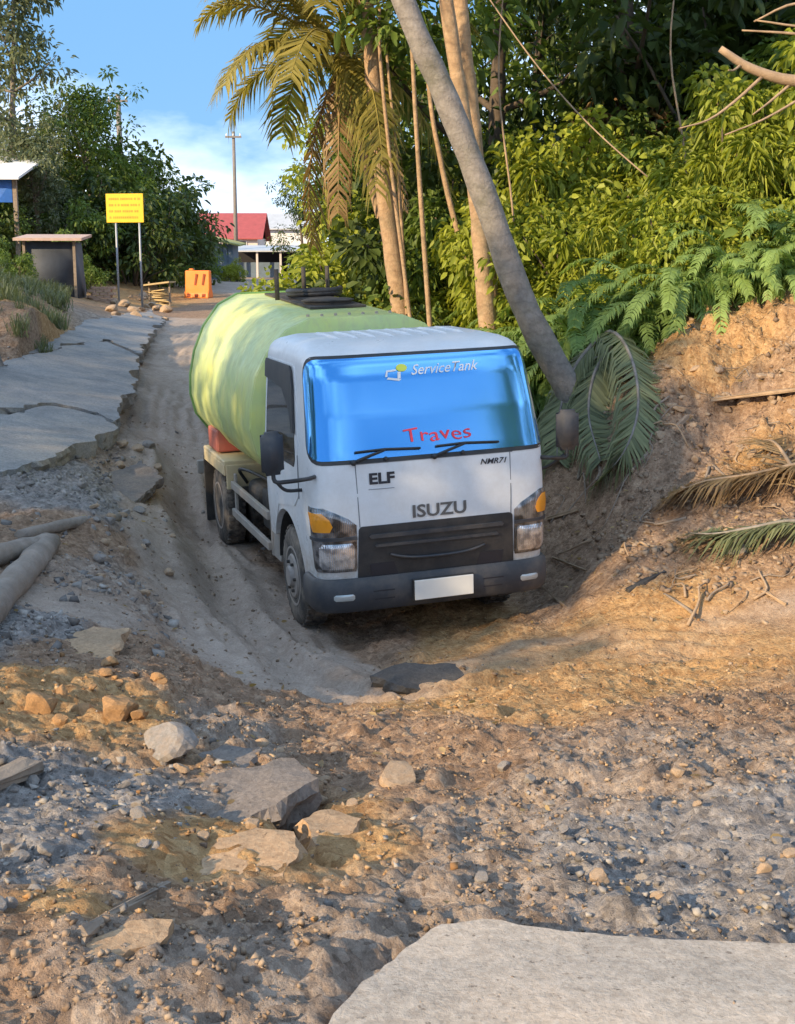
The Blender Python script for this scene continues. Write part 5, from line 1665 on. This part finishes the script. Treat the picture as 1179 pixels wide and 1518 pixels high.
MG_GREY = mat_gravel('gravel_grey', [(0, (.12, .11, .105)), (.45, (.23, .21, .195)), (.8, (.30, .275, .25)), (1, (.40, .37, .34))])
MG_SOIL = mat_gravel('soil_crumbs', [(0, (.17, .118, .082)), (.5, (.29, .208, .145)), (1, (.39, .295, .21))])
MG_CLAY = mat_gravel('clay_crumbs', [(0, (.24, .13, .06)), (.5, (.40, .24, .115)), (1, (.52, .36, .21))])
gravel('gravel', 12000, (-2.7, 3.2, 2.2, 8.0), lambda W, pm: (W[:, 1] ** 1.5 * 1.1 + W[:, 4] * .12 + .004) * (1 - pm * .97), .004, .022, MG_GREY, 1)
gravel('soil_crumbs', 26000, (-2.7, 3.2, 2.2, 8.5), lambda W, pm: (W[:, 3] * .8 + W[:, 4] * .9 + .02) * (1 - pm * .97), .003, .015, MG_SOIL, 2, .8)
gravel('clay_crumbs', 9000, (-2.6, 4.2, 2.6, 12.6), lambda W, pm: (W[:, 0] + .01) * (1 - pm * .9), .003, .018, MG_CLAY, 3, .8)
gravel('road_rubble', 5000, (-6.0, -1.2, 6.0, 20.0), lambda W, pm: (W[:, 1] * .8 + W[:, 4] + .05) * (1 - pm * .95), .010, .060, MG_GREY, 4)
gravel('bank_crumbs', 5000, (1.6, 5.6, 8.0, 13.0), lambda W, pm: (.35 + W[:, 3]) * (1 - pm * .95), .008, .045, MG_SOIL, 5, .8)

# logs and timbers
def ground_line(pts, lift): return [hit(px, py) + np.array([0, 0, lift]) for px, py in pts]
def log(label, pts, r, mat, lift=None, seed=1, name='log'):
    P = np.array(ground_line(pts, r * .55 if lift is None else lift))
    b = P[0].copy()
    me = tubes_mesh(name, [(smooth_path(P - b, 16), np.linspace(r, r * .9, 16) * (1 + .06 * np.sin(np.arange(16) * 1.7 + seed)))], 16, .10)
    ob = link(name, me, mat); ob.location = tuple(b)
    return tag(ob, label, 'log')
log('thick dusty grey log lying beside the left gravel', [(-70, 985), (0, 900), (45, 850), (70, 818)], .092, M_LOG)
log('thick dusty log lying behind and across the nearer one', [(-60, 855), (10, 828), (78, 812)], .07, M_LOG, seed=3)
log('slim grey branch lying across the soil past the logs', [(30, 800), (110, 780), (175, 772)], .045, M_LOG, seed=5)
def timber(label, a, b_, w, h, mat, lift=.0, name='timber'):
    A, B = hit(*a), hit(*b_)
    d = Vector(B - A); L = d.length
    bm = bmesh.new(); box(bm, 0, L, -w / 2, w / 2, -h * .4, h * .6)
    bmesh.ops.subdivide_edges(bm, edges=bm.edges[:], cuts=3)
    g = np.random.default_rng(int(a[0] + a[1]))
    for v in bm.verts: v.co += Vector(g.normal(size=3)) * .004
    me = bpy.data.meshes.new(name); bm.to_mesh(me); bm.free()
    o = link(name, me, mat); o.location = (A[0], A[1], A[2] + lift); o.rotation_euler = d.to_track_quat('X', 'Z').to_euler()
    m = o.modifiers.new('bevel', 'BEVEL'); m.width = .005
    return tag(o, label, 'timber')
timber('half-buried brown timber running past the low tan slab', (118, 1392), (246, 1318), .03, .035, M_TIMBER, .0)
timber('weathered grey plank end poking in over the left gravel', (-60, 1196), (46, 1148), .09, .035, M_TIMBER, .03)
timber('brown stick leaning on the earth bank beside the fallen frond', (950, 690), (1020, 622), .035, .035, M_TIMBER, .03)
timber('short dark plank lying on the clay near the truck', (930, 880), (985, 852), .05, .03, M_ASPHALT, .02)
timber('pale stick lying in the dirt beside the truck bumper', (812, 775), (858, 762), .03, .03, M_DEADWOOD, .04)
for a, b_ in (((840, 905), (800, 870)), ((870, 850), (820, 830)), ((1130, 880), (1165, 900))):
    timber('thin twig lying in the dirt right of the truck', a, b_, .014, .014, M_DEADWOOD, .02)['group'] = 'twigs right of the truck'

timber('flat pale board lying on the ledge of the earth bank', (1062, 602), (1230, 582), .24, .03, M_DEADWOOD, .06)
# roots and twigs littering the bank
g = np.random.default_rng(55)
for i in range(46):
    px, py = (g.uniform(825, 1185), g.uniform(690, 900)) if i < 30 else (g.uniform(960, 1185), g.uniform(540, 680))
    p = hit(px, py); a_ = g.random() * 6.28; L = g.uniform(.12, .5)
    q = [np.array([math.cos(a_) * L * (k - .5), math.sin(a_) * L * (k - .5) , 0]) + np.array([g.normal() * .03, g.normal() * .03, 0]) for k in np.linspace(0, 1, 4)]
    for k in range(4): q[k][2] = H1(p[0] + q[k][0], p[1] + q[k][1]) - p[2] + .012 + .05 * g.random() * (0 < k < 3)
    o = link('twig', tubes_mesh('twig', [(smooth_path(q, 9), np.linspace(.011, .004, 9) * g.uniform(.6, 1.5))], 5, .15), M_TIMBER if i % 2 else M_DEADWOOD)
    o.location = tuple(p)
    tag(o, ('thin dark' if i % 2 else 'thin pale') + (' root or twig lying at the foot of the bank right of the truck' if i < 30 else ' root sticking out of the face of the earth bank'), 'twig', ('dark ' if i % 2 else 'pale ') + ('twigs below the bank' if i < 30 else 'roots in the bank'))
# dead leaves blown over the ground
xs, ys = g.uniform(-2.5, 5.0, 2600), g.uniform(3.2, 12.8, 2600)
Wl, pl = soil(xs, ys)
ok = g.random(2600) < (.25 + .75 * ((xs > 1.2) & (ys > 8))) * (1 - .8 * pl)
xs, ys = xs[ok], ys[ok]; zs = height(xs, ys) + .008
D = g.normal(size=(len(xs), 3)) * [1, 1, .25]
V, Fc, T = leaf_arrays(np.stack([xs, ys, zs], 1), D, g.uniform(.02, .06, len(xs)), .05, g, .45)
o = link('leaf_litter', mesh_np('leaf_litter', V, Fc, T), L_DRYGRASS); o['kind'] = 'stuff'

# fallen fronds
def fallen(label, pts, lifts, n, ll, mat, sides, hang=.35, r0=.022, seed=4, up=(0, 0, 1)):
    P = np.array([hit(px, py) + [0, 0, l] for (px, py), l in zip(pts, lifts)])
    b = P[0].copy()
    t = thing('fallen_frond', label, 'palm frond', tuple(b))
    path = smooth_path(P - b, 22)
    g = np.random.default_rng(seed)
    V, Fc, T = frond_arrays(path, n, ll, hang, sides=sides, g=g, wid=.019, up=up, fold=.25, start=.04)
    # leaflets come to rest on the soil
    hz = height(V[:, 0] + b[0], V[:, 1] + b[1]) - b[2] + .012
    V[:, 2] = np.maximum(V[:, 2], hz)
    link('leaflets', mesh_np('leaflets', V, Fc, T), mat, t)
    tube_obj('midrib', M_DEADWOOD if mat is L_PALMDRY else M_PALM_GREY, t, path, np.linspace(r0, r0 * .25, 22), 6)
    return t
fallen('fallen green palm frond bent down the earth bank at the leaning palm', [(868, 545), (905, 540), (935, 580), (945, 640), (925, 690), (885, 725)], [.25, .32, .30, .22, .12, .05], 170, .34, L_FALLEN, (1, -1), 1.2)
fallen('fallen green frond hanging beside the cab under the leaning trunk', [(880, 560), (850, 600), (830, 650), (825, 700)], [.35, .35, .28, .12], 120, .36, L_FALLEN, (1, -1), .9, seed=8)
fallen('green frond crumpled against the foot of the leaning palm', [(905, 555), (880, 600), (872, 650), (890, 700)], [.28, .3, .22, .1], 110, .32, L_FALLEN, (1, -1), 1.1, seed=18)
fallen('dry brown palm frond lying on the right bank', [(1250, 700), (1180, 725), (1110, 740), (1040, 742), (990, 748)], [.15, .2, .2, .15, .06], 110, .40, L_PALMDRY, (1, -1), .5, seed=9)
fallen('half-green frond sprawled below the dry one', [(1240, 800), (1170, 805), (1110, 815), (1060, 815), (1020, 800)], [.10, .16, .16, .12, .05], 90, .34, L_FALLEN, (1, -1), .6, seed=12)
fallen('thin dry frond stuck in the soil above the dry brown one', [(1200, 760), (1150, 700), (1120, 690)], [.1, .22, .2], 30, .35, L_PALMDRY, (1, -1), .3, seed=13)

# dead tree reaching in from the right
root = at_y(1330, 420, 12.6); root[2] = H1(root[0], root[1]) - .2
t = thing('dead_tree', 'bare bleached dead tree whose broken limb reaches over the ferns', 'tree', tuple(root))
fork = at_y(1300, 150, 12.6) - root
tube_obj('trunk', M_DEADWOOD, t, smooth_path([(0, 0, 0), (.05, 0, 1.0), fork, fork + [.15, .2, 1.8]], 14), np.linspace(.12, .06, 14), 10, .12)
main = [fork] + [at_y(px, py, 12.6) - root for px, py in ((1230, 125), (1165, 118), (1110, 100), (1068, 72))]
tube_obj('limb', M_DEADWOOD, t, smooth_path(main, 16), np.linspace(.075, .032, 16), 9, .12)
for pts, r in ((((1132, 112), (1090, 150), (1050, 178), (1008, 190)), .018), (((1172, 125), (1140, 152), (1116, 170)), .016), (((1215, 128), (1180, 150), (1130, 178), (1075, 200)), .017), (((1100, 95), (1088, 104), (1080, 104)), .014)):
    tube_obj('branch', M_DEADWOOD, t, smooth_path([at_y(px, py, 12.6 - .1 * i) - root for i, (px, py) in enumerate(pts)], 10), np.linspace(r, r * .4, 10), 6, .1)
for pts in (((1260, 30), (1200, 40), (1120, 30)), ((1280, 0), (1180, 5), (1118, 32)), ((1270, 60), (1179, 50), (1100, 45))):
    tube_obj('branch', M_DEADWOOD, t, smooth_path([fork + [0, 0, .7]] + [at_y(px, py, 12.9) - root for px, py in pts], 12), np.linspace(.025, .008, 12), 6, .1)
# hanging vine
v0, v1 = at_y(700, -40, 14.8), at_y(960, 262, 13.6)
P = [v0 + (v1 - v0) * k + np.array([0, 0, -.18 * math.sin(k * math.pi)]) for k in np.linspace(0, 1, 16)]
o = link('vine', tubes_mesh('vine', [(np.array(P) - P[0], .008)], 6), M_DEADWOOD); o.location = tuple(P[0])
tag(o, 'thin bare vine slanting down from the pale palms into the shrubs', 'vine')
# reddish dry creeper and bare stems inside the wood
g = np.random.default_rng(3)
for px in (748, 1003):
    a, b_ = at_y(px, -40, 16.2), at_y(px + 12, 330, 15.4)
    b_[2] = max(b_[2], H1(b_[0], b_[1]) - .2)
    b_[2] = H1(b_[0], b_[1]) - .2
    o = link('liana', tubes_mesh('liana', [(smooth_path([b_ - b_, (a - b_) * .4 + [.1, 0, 0], (a - b_) * .75 - [.08, 0, 0], a - b_], 14), np.linspace(.018, .009, 14))], 6, .1), M_DEADWOOD)
    o.location = tuple(b_); tag(o, 'thin pale upright liana hanging in the dark wood', 'liana', 'upright lianas in the wood')

# grass tufts along the bank foot and left verge
def tuft_mesh(seed, n=60, h=.3):
    g = np.random.default_rng(seed)
    az = g.random(n) * 6.28; ln = h * g.uniform(.5, 1.2, n)
    b = np.stack([g.normal(size=n) * .06, g.normal(size=n) * .06, np.zeros(n)], 1)
    d = np.stack([np.cos(az) * .5, np.sin(az) * .5, np.ones(n)], 1); d /= np.linalg.norm(d, axis=1)[:, None]
    m = b + d * ln[:, None] * .6; e = m + (d * [1.6, 1.6, .15]) * ln[:, None] * .4
    w = np.stack([-np.sin(az), np.cos(az), np.zeros(n)], 1) * .006
    V = np.stack([b - w, b + w, m + w * .8, m - w * .8, e], 1).reshape(-1, 3)
    k = np.arange(n)[:, None] * 5
    Fc = np.concatenate([k + [0, 1, 2], k + [0, 2, 3], k + [3, 2, 4]], 1).reshape(-1, 3)
    return V, Fc, np.repeat(g.random(n), 3)
def grass_field(name, pts, mat, h, seed):
    V, Fc, T, o = [], [], [], 0
    g = np.random.default_rng(seed)
    base = [tuft_mesh(seed + k, 46, h) for k in range(4)]
    for x, y, z in pts:
        v, f, t = base[int(g.integers(0, 4))]
        a = g.random() * 6.28; s = g.uniform(.6, 1.3)
        R_ = np.array([[math.cos(a), -math.sin(a), 0], [math.sin(a), math.cos(a), 0], [0, 0, 1]]) * s
        V.append(v @ R_.T + [x, y, z - .01]); Fc.append(f + o); T += list(t); o += len(v)
    ob = link(name, mesh_np(name, np.concatenate(V), np.concatenate(Fc), T), mat); ob['kind'] = 'stuff'
g = np.random.default_rng(8)
xs, ys = g.uniform(1.2, 6.5, 420), g.uniform(11.8, 16.5, 420)
ok = np.array([edge_ok(a, b_ + .25) for a, b_ in zip(xs, ys)])
xs, ys = xs[ok], ys[ok]; zs = height(xs, ys)
grass_field('bank_grass', list(zip(xs, ys, zs)), L_FERN, .42, 20)
xs, ys = g.uniform(-14, -5.2, 900), g.uniform(17, 42, 900)
ok = xs < -.235 * ys - .6
xs, ys = xs[ok], ys[ok]; zs = height(xs, ys)
grass_field('verge_grass', list(zip(xs, ys, zs)), L_GREYG, .45, 30)
xs, ys = g.uniform(-1.3, 1.2, 260), g.uniform(18, 34, 260)
ok = xs > -.02 * ys - .3
xs, ys = xs[ok], ys[ok]; zs = height(xs, ys)
grass_field('roadside_grass', list(zip(xs, ys, zs)), L_YELLOW, .5, 40)
# leafy ground cover under the wood
xs, ys = g.uniform(.8, 12, 9000), g.uniform(13, 30, 9000)
ok = np.array([edge_ok(a, b_ - .3) for a, b_ in zip(xs, ys)])
xs, ys = xs[ok], ys[ok]; zs = height(xs, ys) + g.random(len(xs)) * .7
D = g.normal(size=(len(xs), 3)) + [-.3, -.4, .5]
V, Fc, T = leaf_arrays(np.stack([xs, ys, zs], 1), D, g.uniform(.1, .22, len(xs)), .35, g)
o = link('undergrowth', mesh_np('undergrowth', V, Fc, T), L_MID); o['kind'] = 'stuff'

gravel('slab_grit', 260, (.05, 1.6, 2.2, 2.9), lambda W, pm: np.ones(len(pm)), .002, .009, MG_SOIL, 9, .6, True)
gravel('track_grit', 5000, (-5.0, 3.5, 4.5, 17.0), lambda W, pm: pm, .004, .024, MG_SOIL, 10, .7)
# ------------------------------------------------------------------ far roadside things
M_SIGNY = mat_simple('sign_yellow', (.72, .47, .01), .5, 0, .05, 3)
M_SIGNINK = mat_simple('sign_faded_ink', (.42, .27, .015), .6)
M_GALV = mat_simple('galvanised_post', (.36, .38, .42), .5, .3, .1, 6)
M_ORANGE = mat_simple('barrier_orange', (.95, .21, .01), .5, 0, .08, 4, dirt=(.45, .25, .14), dirt_amt=.3)
M_ORANGE2 = mat_simple('barrier_recess_shade', (.25, .05, .015), .7)  # darker orange: shade of the recesses put into the colour
M_REDROOF = mat_simple('red_roof', (.36, .075, .07), .6, 0, .15, 3)
M_WALLP = mat_simple('pale_wall', (.60, .55, .52), .8, 0, .08, 2)
M_WHITEW = mat_simple('white_wall', (.72, .73, .74), .8, 0, .06, 2)
M_BLUEW = mat_simple('blue_grey_boards', (.13, .18, .24), .8, 0, .15, 4)
M_TINROOF = mat_simple('tin_roof', (.52, .53, .54), .5, .2, .12, 3)
M_YELROOF = mat_simple('mossy_yellow_roof', (.34, .32, .10), .8, 0, .2, 4)
M_DARKTARP = mat_simple('dark_tarpaulin', (.055, .065, .085), .7, 0, .2, 3, .3, 6)
M_BLUETARP = mat_simple('blue_tarpaulin', (.03, .14, .50), .5, 0, .15, 3, .3, 8)
M_PINK = mat_simple('pale_brick', (.52, .34, .25), .85, 0, .12, 9, dirt=(.40, .30, .24), dirt_amt=.5)
M_PINKBOARD = mat_simple('pinkish_board', (.50, .36, .30), .8, 0, .15, 6)
M_INSIDE_SHADE = mat_simple('painted_inside_shade', (.02, .02, .024), .9)  # near-black: shade inside rooms and shed put into the colour
M_POLE = mat_simple('utility_pole', (.20, .18, .165), .85, 0, .15, 6)
M_YWOOD = mat_simple('pale_sawn_wood', (.50, .38, .20), .8, 0, .2, 8)

def gz(x, y): return H1(x, y)
# sign on two posts
Y = 36.0
p = at_y(189, 405, Y); x0 = p[0]; z0 = gz(x0, Y)
zb, zt = at_y(189, 330, Y)[2], at_y(189, 287, Y)[2]
t = thing('road_sign', 'yellow rectangular notice board on two thin grey posts', 'sign', (x0, Y, z0), (0, 0, rad(-8)))
w = (217 - 161) / F_PX * Y / 2
board = box_obj('board', M_SIGNY, t, (-w, w, -.015, .015, zb - z0, zt - z0), .01)
g = np.random.default_rng(2)
for r in range(4):      # four lines of lettering, too worn to read
    z = zt - z0 - .14 - r * .165
    x = -w * .84
    end = w * (.84, .8, .78, .7)[r]
    while x < end:
        l = g.uniform(.03, .065)
        box_obj('worn_lettering', M_SIGNINK, board, (x, min(x + l, end), -.019, -.0155, z - .028, z + .028))
        x += l + g.choice([.014, .014, .016, .045])
for s, px in ((-1, 172), (1, 208)):
    xx = at_y(px, 360, Y)[0] - x0
    tube_obj('post', M_GALV, t, [(xx, .035, -.3), (xx, .035, 1.0), (xx, .035, zt - z0 - .1)], .03, 8)

# orange plastic barrier
Y = 42.0
p = at_y(295, 442, Y); z0 = gz(p[0], Y)
t = thing('road_barrier', 'orange plastic road barrier standing at the crest of the road', 'barrier', (p[0], Y, z0 - .02), (0, 0, rad(-14)))
zt = at_y(295, 400, Y)[2] - z0
sec = [(-.22, 0), (.22, 0), (.20, .16), (.12, .3), (.09, zt), (-.09, zt), (-.12, .3), (-.20, .16)]
bm = bmesh.new()
A = [bm.verts.new((-.42, y, z)) for y, z in sec]; B = [bm.verts.new((.42, y, z)) for y, z in sec]
for j in range(8): bm.faces.new((A[j], A[(j + 1) % 8], B[(j + 1) % 8], B[j]))
bm.faces.new(A[::-1]); bm.faces.new(B)
body = bm_obj('body', bm, M_ORANGE, t, bevel=.03)
for xx in (-.26, 0, .26): box_obj('foot_slot', M_ORANGE2, t, (xx - .06, xx + .06, -.225, -.205, .03, .14), .01)  # raised plates; the slot's shade is painted by their dark colour
for xx in (-.13, .13):
    bm = bmesh.new(); box(bm, -.035, .035, -.128, -.108, .42, .78, Matrix.Translation((xx, 0, 0)) @ Matrix.Rotation(.16, 4, 'Y'))
    bm_obj('recess', bm, M_ORANGE2, t)  # raised strip, its recess shade painted in
box_obj('cap', M_ORANGE, t, (-.30, -.16, -.05, .05, zt - .005, zt + .06), .02)

def gable(name, label, x0, x1, Yf, depth, zb, ze, zr, wall, roof, cat='house', win=()):
    """house with the ridge along x: front wall at Yf facing the road"""
    cx = (x0 + x1) / 2
    t = thing(name, label, cat, (cx, Yf, zb))
    h = (x1 - x0) / 2; e, r = ze - zb, zr - zb
    box_obj('wall', wall, t, (-h, h, 0, depth, -.5, e), .01)
    bm = bmesh.new()
    o = .35
    pts = [(-o, e - .12), (depth / 2, r), (depth + o, e - .12), (depth + o, e - .05), (depth / 2, r + .09), (-o, e - .05)]
    A = [bm.verts.new((-h - o, y, z)) for y, z in pts]; B = [bm.verts.new((h + o, y, z)) for y, z in pts]
    for j in range(6): bm.faces.new((A[j], A[(j + 1) % 6], B[(j + 1) % 6], B[j]))
    bm.faces.new(A[::-1]); bm.faces.new(B)
    bm_obj('roof', bm, roof, t)
    for s in (-1, 1):
        bm = bmesh.new(); bm.faces.new([bm.verts.new((s * h * .998, y, z)) for y, z in ((0, e - .01), (depth, e - .01), (depth / 2, r - .02))])
        bmesh.ops.solidify(bm, geom=bm.faces[:], thickness=.05); bm_obj('gable', bm, wall, t)
    for wx, wz, ww, wh, kind in win:
        f = box_obj(kind, M_WHITEW, t, (wx - ww / 2 - .06, wx + ww / 2 + .06, -.05, -.003, wz - .06, wz + wh + .06))
        box_obj('pane', M_INSIDE_SHADE, f, (wx - ww / 2, wx + ww / 2, -.062, -.051, wz, wz + wh))
    return t
Y = 80.0
xa, xb = at_y(235, 400, Y)[0], at_y(383, 400, Y)[0]
gable('house', 'house with a long red roof at the far end of the road', xa, xb, Y, 5.0, gz((xa + xb) / 2, Y), at_y(340, 352, Y)[2], at_y(340, 318, Y + 2.5)[2], M_WALLP, M_REDROOF, win=((-1.4, .9, .9, 1.0, 'window'), (.3, .0, .8, 1.9, 'door'), (1.9, .9, .9, 1.0, 'window')))
Y = 88.0
xa, xb = at_y(386, 400, Y)[0], at_y(470, 400, Y)[0]
gable('house', 'white-walled building beyond the red-roofed house', xa, xb, Y, 4.5, gz((xa + xb) / 2, Y), at_y(400, 338, Y)[2], at_y(400, 318, Y + 2)[2], M_WHITEW, M_TINROOF, win=((-.9, .9, .8, .9, 'window'), (1.0, .9, .8, .9, 'window')))
# open shed with a pale tin roof
Y = 64.0
xa, xb = at_y(345, 400, Y)[0], at_y(455, 400, Y)[0]; zb = gz((xa + xb) / 2, Y); cx = (xa + xb) / 2; h = (xb - xa) / 2
ze = at_y(400, 372, Y)[2] - zb
t = thing('roadside_shed', 'low open roadside shed with a pale tin roof and posts', 'shed', (cx, Y, zb))
bm = bmesh.new(); box(bm, -h - .2, h + .2, -.5, 2.6, ze, ze + .06)
for v in bm.verts: v.co.z += .10 * v.co.y
bm_obj('roof', bm, M_TINROOF, t)
box_obj('back_wall', M_INSIDE_SHADE, t, (-h, h, 2.3, 2.4, -.4, ze + .1))  # wall coloured near-black to paint in the shed's inner shade
for s in (-1, -.33, .33, 1): box_obj('post', M_WALLP, t, (s * h * .95 - .05, s * h * .95 + .05, -.35, -.25, -.3, ze))
box_obj('counter', M_BLUEW, t, (-h * .9, h * .3, .3, .9, -.3, .75), .01)
# blue boarded stall with a yellow lean-to roof
Y = 58.0
xa, xb = at_y(300, 400, Y)[0], at_y(346, 400, Y)[0]; cx = (xa + xb) / 2; h = (xb - xa) / 2; zb = gz(cx, Y)
ze = at_y(320, 352, Y)[2] - zb
t = thing('roadside_stall', 'blue boarded stall under a sloping mossy yellow roof', 'stall', (cx, Y, zb))
for i in range(6):
    a = -h + i * (2 * h / 6)
    box_obj('board', M_BLUEW, t, (a + .01, a + 2 * h / 6 - .01, 0, .05, -.3, ze - .25))
box_obj('side_wall', M_BLUEW, t, (-h, h, .06, 2.0, -.3, ze - .3))
bm = bmesh.new(); box(bm, -h - .3, h + .35, -.35, 2.2, ze - .15, ze - .08)
for v in bm.verts: v.co.z += -.22 * v.co.x + .05 * v.co.y
bm_obj('roof', bm, M_YELROOF, t)

# dark tarpaulin hut on the left verge
Y = 34.0
xa, xb = at_y(40, 400, Y)[0], at_y(110, 400, Y)[0]; cx = (xa + xb) / 2; h = (xb - xa) / 2; zb = gz(cx, Y)
ze = at_y(75, 356, Y)[2] - zb
t = thing('hut', 'small dark tarpaulin-walled hut under a pinkish board roof on the left verge', 'hut', (cx, Y, zb), (0, 0, rad(6)))
bm = bmesh.new(); box(bm, -h, h, 0, 1.5, -.3, ze - .04)
bmesh.ops.subdivide_edges(bm, edges=bm.edges[:], cuts=4)
g = np.random.default_rng(4)
for v in bm.verts: v.co += Vector((g.normal() * .012, g.normal() * .02, 0)); v.co.x += .06 * (ze - v.co.z)
bm_obj('wall', bm, M_DARKTARP, t, smooth=True)
for s in (-1, 1): box_obj('post', M_TIMBER, t, (s * (h + .02) - .035, s * (h + .02) + .035, -.10, -.03, -.3, ze))
bm = bmesh.new(); box(bm, -h - .25, h + .25, -.3, 1.8, ze, ze + .07)
for v in bm.verts: v.co.z += .07 * v.co.y
rf = bm_obj('roof', bm, M_PINKBOARD, t)
# shelter with white roof and blue tarpaulin
Y = 39.5
xa, xb = at_y(-110, 400, Y)[0], at_y(28, 400, Y)[0]; cx = (xa + xb) / 2; h = (xb - xa) / 2; zb = gz(cx, Y)
ze = at_y(20, 262, Y)[2] - zb
t = thing('shelter', 'raised shelter with a white roof and blue tarpaulin side behind the trees', 'shelter', (cx, Y, zb))
for a in (-h, h): 
    for y in (0, 2.4): box_obj('post', M_TIMBER, t, (a - .06, a + .06, y, y + .12, -.4, ze))
bm = bmesh.new(); box(bm, -h - .2, h + .25, -.4, 3.0, ze, ze + .07)
for v in bm.verts: v.co.z += .26 * v.co.y
bm_obj('roof', bm, M_WHITEW, t)
bm = bmesh.new(); box(bm, -h + .08, h - .08, -.03, .0, at_y(20, 300, Y)[2] - zb, ze - .02)
bmesh.ops.subdivide_edges(bm, edges=bm.edges[:], cuts=5)
for v in bm.verts: v.co.y += .05 * math.sin(v.co.x * 6)
bm_obj('tarpaulin', bm, M_BLUETARP, t)

# low brick box, bricks laid one by one
Y = 35.0
p = at_y(150, 414, Y); zb = gz(p[0], Y)
t = thing('brick_box', 'low box of pale bricks below the left sign post', 'brick box', (p[0], Y, zb), (0, 0, rad(5)))
brick = bpy.data.meshes.new('brick'); bm = bmesh.new(); box(bm, -.095, .095, -.045, .045, -.035, .035); bmesh.ops.bevel(bm, geom=bm.edges[:], offset=.006, segments=1, affect='EDGES'); bm.to_mesh(brick); bm.free(); brick.materials.append(M_PINK)
for r in range(6):
    off = .1 if r % 2 else 0
    for i in range(3):
        link('brick', brick, None, t, (-.2 + i * .2 + off - .05, 0, r * .077 - .02))
    for i in range(2):
        link('brick', brick, None, t, (.245 + off - .05, .12 + i * .2, r * .077 - .02), (0, 0, math.pi / 2))
        link('brick', brick, None, t, (-.345 + off + .0, .12 + i * .2, r * .077 - .02), (0, 0, math.pi / 2))
# stack of sawn wood
Y = 38.5
p = at_y(236, 408, Y); zb = gz(p[0], Y)
t = thing('wood_stack', 'untidy stack of pale sawn wood under a leaf thatch right of the sign', 'wood stack', (p[0], Y, zb), (0, 0, rad(-10)))
t.scale = (.75, .75, .75)
g = np.random.default_rng(6)
for i in range(14):
    M = Matrix.Translation((g.uniform(-.12, .12), g.uniform(-.1, .3), .03 + i * .045)) @ Matrix.Rotation(g.normal() * .18, 4, 'Z') @ Matrix.Rotation(g.normal() * .08, 4, 'Y')
    box_obj('plank', M_YWOOD, t, (-.36, .36, -.06, .06, -.018, .018), M=M)
for s in (-1, 1): box_obj('post', M_TIMBER, t, (s * .42 - .03, s * .42 + .03, -.05, .01, -.3, .95))
bm = bmesh.new(); box(bm, -.55, .5, -.3, .5, .86, .92)
for v in bm.verts: v.co.z += .12 * v.co.x
bm_obj('thatch', bm, M_YWOOD, t)

# utility poles
def pole(label, px, ytop, ybase, Y, r=.11):
    b = at_y(px, ybase, Y); zb = gz(b[0], Y); zt = at_y(px, ytop, Y)[2]
    t = thing('utility_pole', label, 'pole', (b[0], Y, zb))
    tube_obj('shaft', M_POLE, t, [(0, 0, -.5), (0, 0, (zt - zb) / 2), (0, 0, zt - zb)], [r * 1.2, r, r * .75], 10)
    box_obj('cross_arm', M_POLE, t, (-.45, .45, -.16, -.09, zt - zb - .35, zt - zb - .25))
    for s in (-.38, .0, .38):
        bm = bmesh.new(); lathe(bm, [(0, .03), (.05, .045), (.10, .03), (.14, .02)], 8, 'z', s, -.12, zt - zb - .25)
        bm_obj('insulator', bm, M_WHITEW, t)
pole('tall thin utility pole beside the red-roofed house', 351, 195, 400, 74)
pole('utility pole rising behind the full green tree', 185, 140, 400, 60, .14)
# pale fence stakes on the right side of the far road
for i, (px, h) in enumerate(((428, .9), (440, .8), (455, 1.0), (470, .8), (483, .9))):
    Y = 52 + i * .4; b = at_y(px, 420, Y)
    o = tube_obj('fence_stake', M_WALLP, None, [(0, 0, -.2), (0, 0, h * .5), (.02, 0, h)], .035, 7)
    o.location = (b[0], Y, gz(b[0], Y)); tag(o, 'pale fence stake on the right side of the far road', 'stake', 'fence stakes')
# bushes that close the gaps under the left trees
g = np.random.default_rng(31)
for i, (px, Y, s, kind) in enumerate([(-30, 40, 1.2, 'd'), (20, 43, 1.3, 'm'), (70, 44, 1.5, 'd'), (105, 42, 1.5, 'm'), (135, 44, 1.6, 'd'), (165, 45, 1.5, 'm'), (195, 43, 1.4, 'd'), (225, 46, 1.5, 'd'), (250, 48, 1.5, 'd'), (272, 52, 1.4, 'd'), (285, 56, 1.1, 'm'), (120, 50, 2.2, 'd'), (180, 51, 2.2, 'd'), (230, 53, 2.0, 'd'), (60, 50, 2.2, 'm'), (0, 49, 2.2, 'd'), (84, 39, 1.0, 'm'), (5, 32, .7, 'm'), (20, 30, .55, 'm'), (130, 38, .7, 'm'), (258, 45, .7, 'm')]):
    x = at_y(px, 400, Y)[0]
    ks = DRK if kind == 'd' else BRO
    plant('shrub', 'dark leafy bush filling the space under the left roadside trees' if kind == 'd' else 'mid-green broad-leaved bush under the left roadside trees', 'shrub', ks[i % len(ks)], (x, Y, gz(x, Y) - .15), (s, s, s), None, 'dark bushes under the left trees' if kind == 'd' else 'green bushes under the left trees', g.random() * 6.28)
for i, (px, Y, s) in enumerate([(342, 56.5, .45), (352, 56.8, .5), (335, 56.2, .4)]):
    x = at_y(px, 400, Y)[0]
    plant('shrub', 'bright small bush growing against the blue boarded stall', 'shrub', YEL[i % 3], (x, Y, gz(x, Y) - .1), (s, s, s * 1.5), None, 'bushes at the blue stall', i * 2.0)
